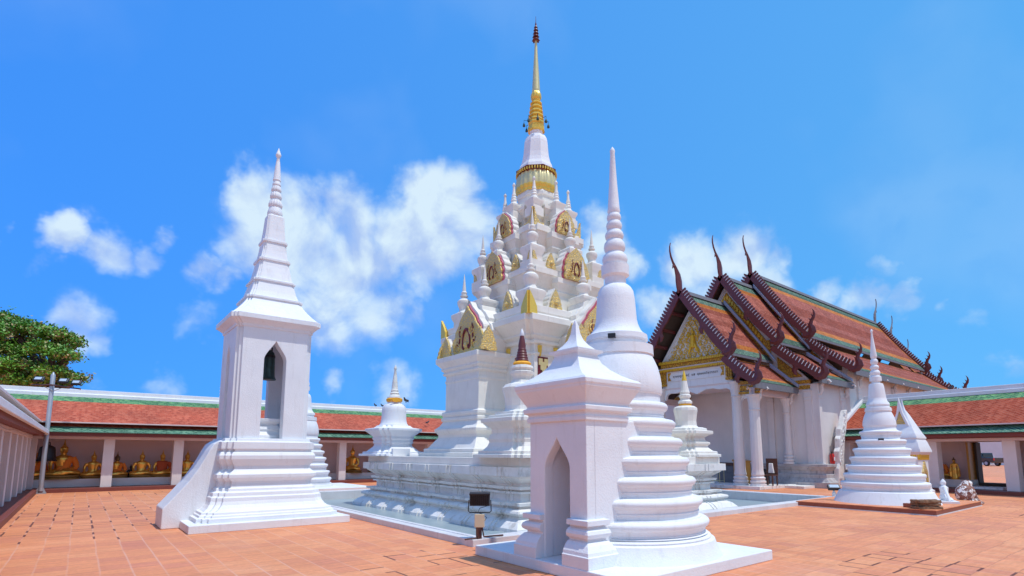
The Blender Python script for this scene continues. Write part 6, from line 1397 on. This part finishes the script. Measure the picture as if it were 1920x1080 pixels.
b = mb.build('figure', 'white', t); rm = b.modifiers.new('fuse', 'REMESH'); rm.mode = 'VOXEL'; rm.voxel_size = 0.02; rm.use_smooth_shade = True
mb = MB(); mb.box(-0.52, 0.48, -0.24, 0.22, 0.0, 0.07); mb.build('slab', 'white', t, bevel=0.01)
t = empty('stone_torso', (22.4, 4.86, 0.0), R(-20), label='headless reddish stone torso with flaking white paint at the platform edge', cat='statue')
mb = MB(); mb.ball((-0.04, 0, 0.36), 0.28, 20, sc_=(1.0, 0.9, 0.95)); mb.ball((-0.14, 0, 0.30), 0.22, 16)
mb.tube([(0.0, 0, 0.50), (0.05, 0, 0.66), (0.07, 0, 0.72)], [0.20, 0.13, 0.125], 14); mb.ball((0.10, 0, 0.66), 0.13, 12, sc_=(1.1, 1, 0.8))
mb.tube([(0.16, -0.02, 0.52), (0.22, -0.06, 0.34), (0.27, -0.10, 0.16), (0.30, -0.14, 0.08)], [0.10, 0.085, 0.075, 0.09], 12); mb.ball((0.30, -0.16, 0.06), 0.11, 12, sc_=(1.4, 1.2, 0.6)); mb.ball((0.02, -0.10, 0.10), 0.16, 12, sc_=(1.5, 1, 0.6))
b = mb.build('body', 'redstone', t); rm = b.modifiers.new('fuse', 'REMESH'); rm.mode = 'VOXEL'; rm.voxel_size = 0.022; rm.use_smooth_shade = True
tx_ = bpy.data.textures.new('rough', 'CLOUDS'); tx_.noise_scale = 0.12; dp = b.modifiers.new('rough', 'DISPLACE'); dp.texture = tx_; dp.strength = 0.035
for k, (dx, dy, dz, a, w_, lab) in enumerate(((0, 0, 0, 0.1, 0.34, 'bottom'), (0.02, 0.02, 0.085, -0.1, 0.30, 'middle'), (-0.03, 0.0, 0.165, 0.15, 0.33, 'top'))):
    mb = MB(); mb.box(-w_, w_, -0.15, 0.15, 0, 0.075)
    o = mb.build('old_brick', 'oldbrick', bevel=0.02, loc=(17.78+dx, 4.72+dy, 0.15+dz), rotz=a-0.65)
    sub = o.modifiers.new('s', 'SUBSURF'); sub.subdivision_type = 'SIMPLE'; sub.levels = 3; sub.render_levels = 3
    dp = o.modifiers.new('rough', 'DISPLACE'); dp.texture = tx_; dp.strength = 0.07
    tag(o, f'crumbling brown brick slab, {lab} of the stack on the platform corner', 'brick', 'old bricks stacked on the platform')
mb = MB(); mb.box(-0.14, 0.14, -0.09, 0.09, 0, 0.11); o = mb.build('brick', 'brick_edge', bevel=0.01, loc=(17.85, 5.10, 0.15), rotz=R(75)); tag(o, 'single red brick lying left of the crumbling stack', 'brick')

# ------------------------------------------------------------------ beyond the doorway
bw = empty('courtyard_building', (104, 18, 0), R(0), label='pale building wall seen through the right gallery doorway', cat='building')
mb = MB(); mb.box(0, 6, -18, 14, 0, 7); mb.build('wall', 'wall', bw)
mb = MB(); mb.box(-0.3, 0, -18, 14, 0, 0.5); mb.build('plinth', 'white', bw)
cr = empty('parked_pickup', (96, 18.9, 0), R(60), label='black pickup parked beyond the gallery doorway', cat='car')
mb = MB()
mb.prism([(-2.4, 0.45), (2.4, 0.45), (2.45, 0.9), (2.3, 1.05), (1.2, 1.12), (0.6, 1.70), (-0.9, 1.74), (-1.0, 1.12), (-2.4, 1.10)], XZ(0), -0.9, 0.9); mb.build('body', 'carpaint', cr, bevel=0.06)
mb = MB()
for s in (-1, 1): mb.prism([(1.05, 1.14), (0.55, 1.62), (-0.8, 1.66), (-0.85, 1.14)], ((0, s*0.905, 0), (1, 0, 0), (0, 0, 1), (0, s, 0)), 0, 0.012)
mb.prism([(-0.75, 1.15), (0.75, 1.15), (0.68, 1.62), (-0.68, 1.62)], ((-0.99, 0, 0), (0, 1, 0), (0, 0, 1), (-1, 0, 0)), 0, 0.02)
mb.build('windows', 'carglass', cr)
for a in (-1.5, 1.5):
    for b_ in (-0.85, 0.85):
        mb = MB(); mb.lathe([(0.2, -0.11), (0.36, -0.11), (0.38, -0.07), (0.38, 0.07), (0.36, 0.11), (0.2, 0.11)], n=24); wh = mb.build('wheel', 'rubber', cr, loc=(a, b_, 0.38)); wh.rotation_euler.x = R(90)
        mb = MB(); mb.lathe([(0.22, -0.115), (0.22, 0.115)], n=16); mb.build('rim', 'steel', wh)
for s in (-1, 1):
    mb = MB(); mb.box(-2.44, -2.40, s*0.78-0.1, s*0.78+0.1, 0.75, 1.05); mb.build('tail_light', 'lamp_red', cr)
t = empty('garden_stupa', (98, 17.9, 0), label='tiny white stupa standing beyond the gallery doorway', cat='small stupa')
mb = MB(); rloft(mb, [(0.45, 0, 0), (0.45, 0, 0.2), (0.3, 0, 0.3), (0.35, 0, 0.4)]); mb.build('pedestal', 'white', t)
mb = MB(); mb.lathe([(0.30, 0.4), (0.22, 0.55), (0.2, 0.75), (0.1, 0.85), (0.08, 1.0), (0.01, 1.4)], n=20); mb.build('bell', 'white', t, smooth=True)

# ------------------------------------------------------------------ birds and masts
def bird(loc, rz, label):
    root = empty('pigeon', loc, rz, label=label, cat='bird', group='birds on roofs and stupas')
    mb = MB()
    mb.tube([(0.17, 0, 0.05), (0.08, 0, 0.09), (0.0, 0, 0.115), (-0.07, 0, 0.15), (-0.10, 0, 0.19), (-0.115, 0, 0.23), (-0.135, 0, 0.235), (-0.165, 0, 0.225)], [0.012, 0.035, 0.06, 0.055, 0.034, 0.034, 0.022, 0.004], 10)
    for s in (-1, 1): mb.tube([(0.0, s*0.02, 0.08), (0.0, s*0.025, 0.0)], 0.008, 5)
    mb.build('body', 'bird', root, smooth=True, angle=60)
    root.scale = (0.8,)*3
    for s in (-1, 1):
        mb = MB(); mb.ball((0.03, s*0.05, 0.115), 0.07, 10, sc_=(1.5, 0.25, 0.6)); mb.build('wing', 'bird', root, smooth=True)
bird((13.9, 31.0, 4.37), 0.4, 'left bird of the pair perched on the white gallery ridge')
bird((14.35, 31.0, 4.37), 0.2, 'right bird of the pair perched on the white gallery ridge')
bird((16.5, 29.2, 3.34), 2.4, 'dark bird sitting on the red gallery tiles')
bird((9.12, 17.72, 1.48+1.90), 0.3, 'bird clinging beside the yellow sash of the small stupa')
x, y = in_right(-0.2, 2.2); bird((x, y, 4.54), 1.2, 'bird on the white ridge of the right gallery')
def mast(loc, h, label, box_=False):
    root = empty('antenna_mast', loc, label=label, cat='antenna')
    mb = MB(); mb.tube([(0, 0, 0), (0, 0, h)], [0.10, 0.05], 6); mb.build('pole', 'steel', root)
    mb = MB()
    if box_:
        for k in range(6): a = k*math.pi/3; mb.box(math.cos(a)*0.7-0.18, math.cos(a)*0.7+0.18, math.sin(a)*0.7-0.1, math.sin(a)*0.7+0.1, h-2.4, h-0.2)
        for k in range(3): a = k*math.pi/3; mb.tube([(math.cos(a)*0.7, math.sin(a)*0.7, h-1.2), (-math.cos(a)*0.7, -math.sin(a)*0.7, h-1.2)], 0.06, 5)
    else:
        for k in range(4): mb.tube([(-0.5, 0, h-0.5-k*0.6), (0.5, 0, h-0.5-k*0.6)], 0.04, 5)
    mb.build('aerials', 'steel', root)
mast((95.0, 196.0, 0), 21.5, 'distant mobile phone mast rising behind the gallery ridge', True)
mast((21.0, 118.0, 0), 14.6, 'thin distant aerial above the left gallery ridge')

# ------------------------------------------------------------------ rain tree behind the left gallery
def tree(loc, label, pads, trunk_h, leafs, lsz, seed):
    random.seed(seed)
    root = empty('rain_tree', loc, label=label, cat='tree')
    mb = MB()
    mb.tube([(0, 0, 0), (0.2, 0.1, trunk_h*0.5), (0, 0, trunk_h)], [0.7, 0.5, 0.45], 10)
    for (px, py, pz, pr, ph) in pads:
        m1 = Vector((px*0.35, py*0.35, trunk_h+(pz-trunk_h)*0.55)); m2 = Vector((px*0.75, py*0.75, trunk_h+(pz-trunk_h)*0.85))
        mb.tube([(0, 0, trunk_h*0.85), m1, m2, (px, py, pz-ph*0.3)], [0.30, 0.18, 0.10, 0.04], 6)
        for k in range(5):
            a = random.uniform(0, 6.28); q = pr*random.uniform(0.5, 0.9)
            mb.tube([m2, (m2+Vector((px, py, pz)))/2+Vector((math.cos(a)*q*0.5, math.sin(a)*q*0.5, -0.1)), (px+math.cos(a)*q, py+math.sin(a)*q, pz-ph*0.2)], [0.07, 0.04, 0.015], 5)
    mb.build('trunk', 'bark', root, smooth=True, angle=60)
    mb = MB(); tot = sum(p[3]**2 for p in pads)
    for (px, py, pz, pr, ph) in pads:
        ncl = int(leafs*pr*pr/tot/14)
        for c in range(ncl):
            a = random.uniform(0, 6.283); q = pr*math.sqrt(random.random()); cz_ = pz+ph*(1-(q/pr)**2)*random.uniform(-0.2, 1.0)+random.gauss(0, 0.12)
            ccx, ccy = px+q*math.cos(a), py+q*math.sin(a)
            mi = 1 if random.random() < 0.22 else 0
            for l in range(14):
                p = Vector((ccx+random.gauss(0, 0.26), ccy+random.gauss(0, 0.26), cz_+random.gauss(0, 0.14)))
                n = Vector((random.gauss(0, 0.6), random.gauss(0, 0.6), random.uniform(0.2, 1))).normalized(); t1 = n.orthogonal().normalized(); t1.rotate(Matrix.Rotation(random.uniform(0, 6.28), 3, n)); t2 = n.cross(t1)
                s1 = lsz*random.uniform(0.6, 1.2); s2 = s1*0.55
                mb.quad(p-t1*s1, p+t2*s2, p+t1*s1, p-t2*s2, mi=mi)
    mb.build('crown', ['leaf', 'leaf2'], root)
pads = [(-2.95, 3.46, 11.35, 1.39, 0.53), (-3.21, 6.51, 11.83, 1.47, 0.56), (-4.31, -0.77, 10.03, 1.48, 0.56), (-4.89, 5.22, 11.22, 1.64, 0.63), (-1.71, 1.1, 10.91, 1.12, 0.42), (-1.88, 2.17, 11.16, 1.14, 0.43), (-0.21, -1.77, 10.16, 0.93, 0.35), (-0.22, -2.84, 10.12, 0.91, 0.34), (0.52, 0.66, 10.35, 0.74, 0.28), (0.5, 2.94, 10.67, 0.77, 0.29), (-2.0, 5.91, 10.35, 1.56, 0.59), (-2.12, 5.82, 10.21, 1.56, 0.59), (-2.99, -0.25, 8.98, 1.3, 0.49), (-3.7, 7.11, 10.09, 1.47, 0.56), (-0.45, -0.86, 9.33, 1.1, 0.42), (-0.26, -3.65, 8.82, 1.04, 0.4), (0.61, -4.89, 8.31, 0.73, 0.28), (0.59, -2.13, 8.66, 0.78, 0.29), (-2.5, 0.36, 7.72, 1.32, 0.5), (-2.14, -2.24, 7.6, 1.26, 0.48), (-1.05, 3.08, 8.37, 1.42, 0.54), (-1.24, 3.58, 8.26, 1.43, 0.54), (0.11, -4.44, 7.13, 0.88, 0.34), (-0.15, 4.21, 7.95, 1.04, 0.39), (0.99, 3.08, 7.51, 0.77, 0.29), (0.93, -2.01, 6.87, 0.7, 0.27), (-4.04, -0.28, 7.47, 1.5, 0.57), (-5.15, 7.31, 8.23, 1.7, 0.65), (-1.54, -2.4, 6.54, 1.12, 0.43), (-2.07, 5.39, 7.2, 1.29, 0.49), (-6.49, 5.56, 9.73, 1.62, 0.61), (-6.05, 1.93, 9.26, 1.52, 0.58), (-5.65, 6.18, 12.14, 1.49, 0.57), (-4.84, -0.18, 10.94, 1.33, 0.51), (1.12, -1.7, 9.78, 0.32, 0.12), (1.14, 2.04, 10.42, 0.34, 0.13), (1.71, -5.29, 6.76, 0.3, 0.11), (1.66, -1.34, 7.16, 0.32, 0.12), (-3.69, 5.01, 12.09, 1.25, 0.48), (-4.09, 5.83, 12.24, 1.26, 0.48), (-0.06, -3.05, 6.79, 0.91, 0.34), (-0.11, -0.31, 6.94, 0.95, 0.36)]
tree((-2.0, 54.0, 0), 'broad spreading rain tree behind the left gallery roof', pads, 5.0, 72000, 0.13, 11)
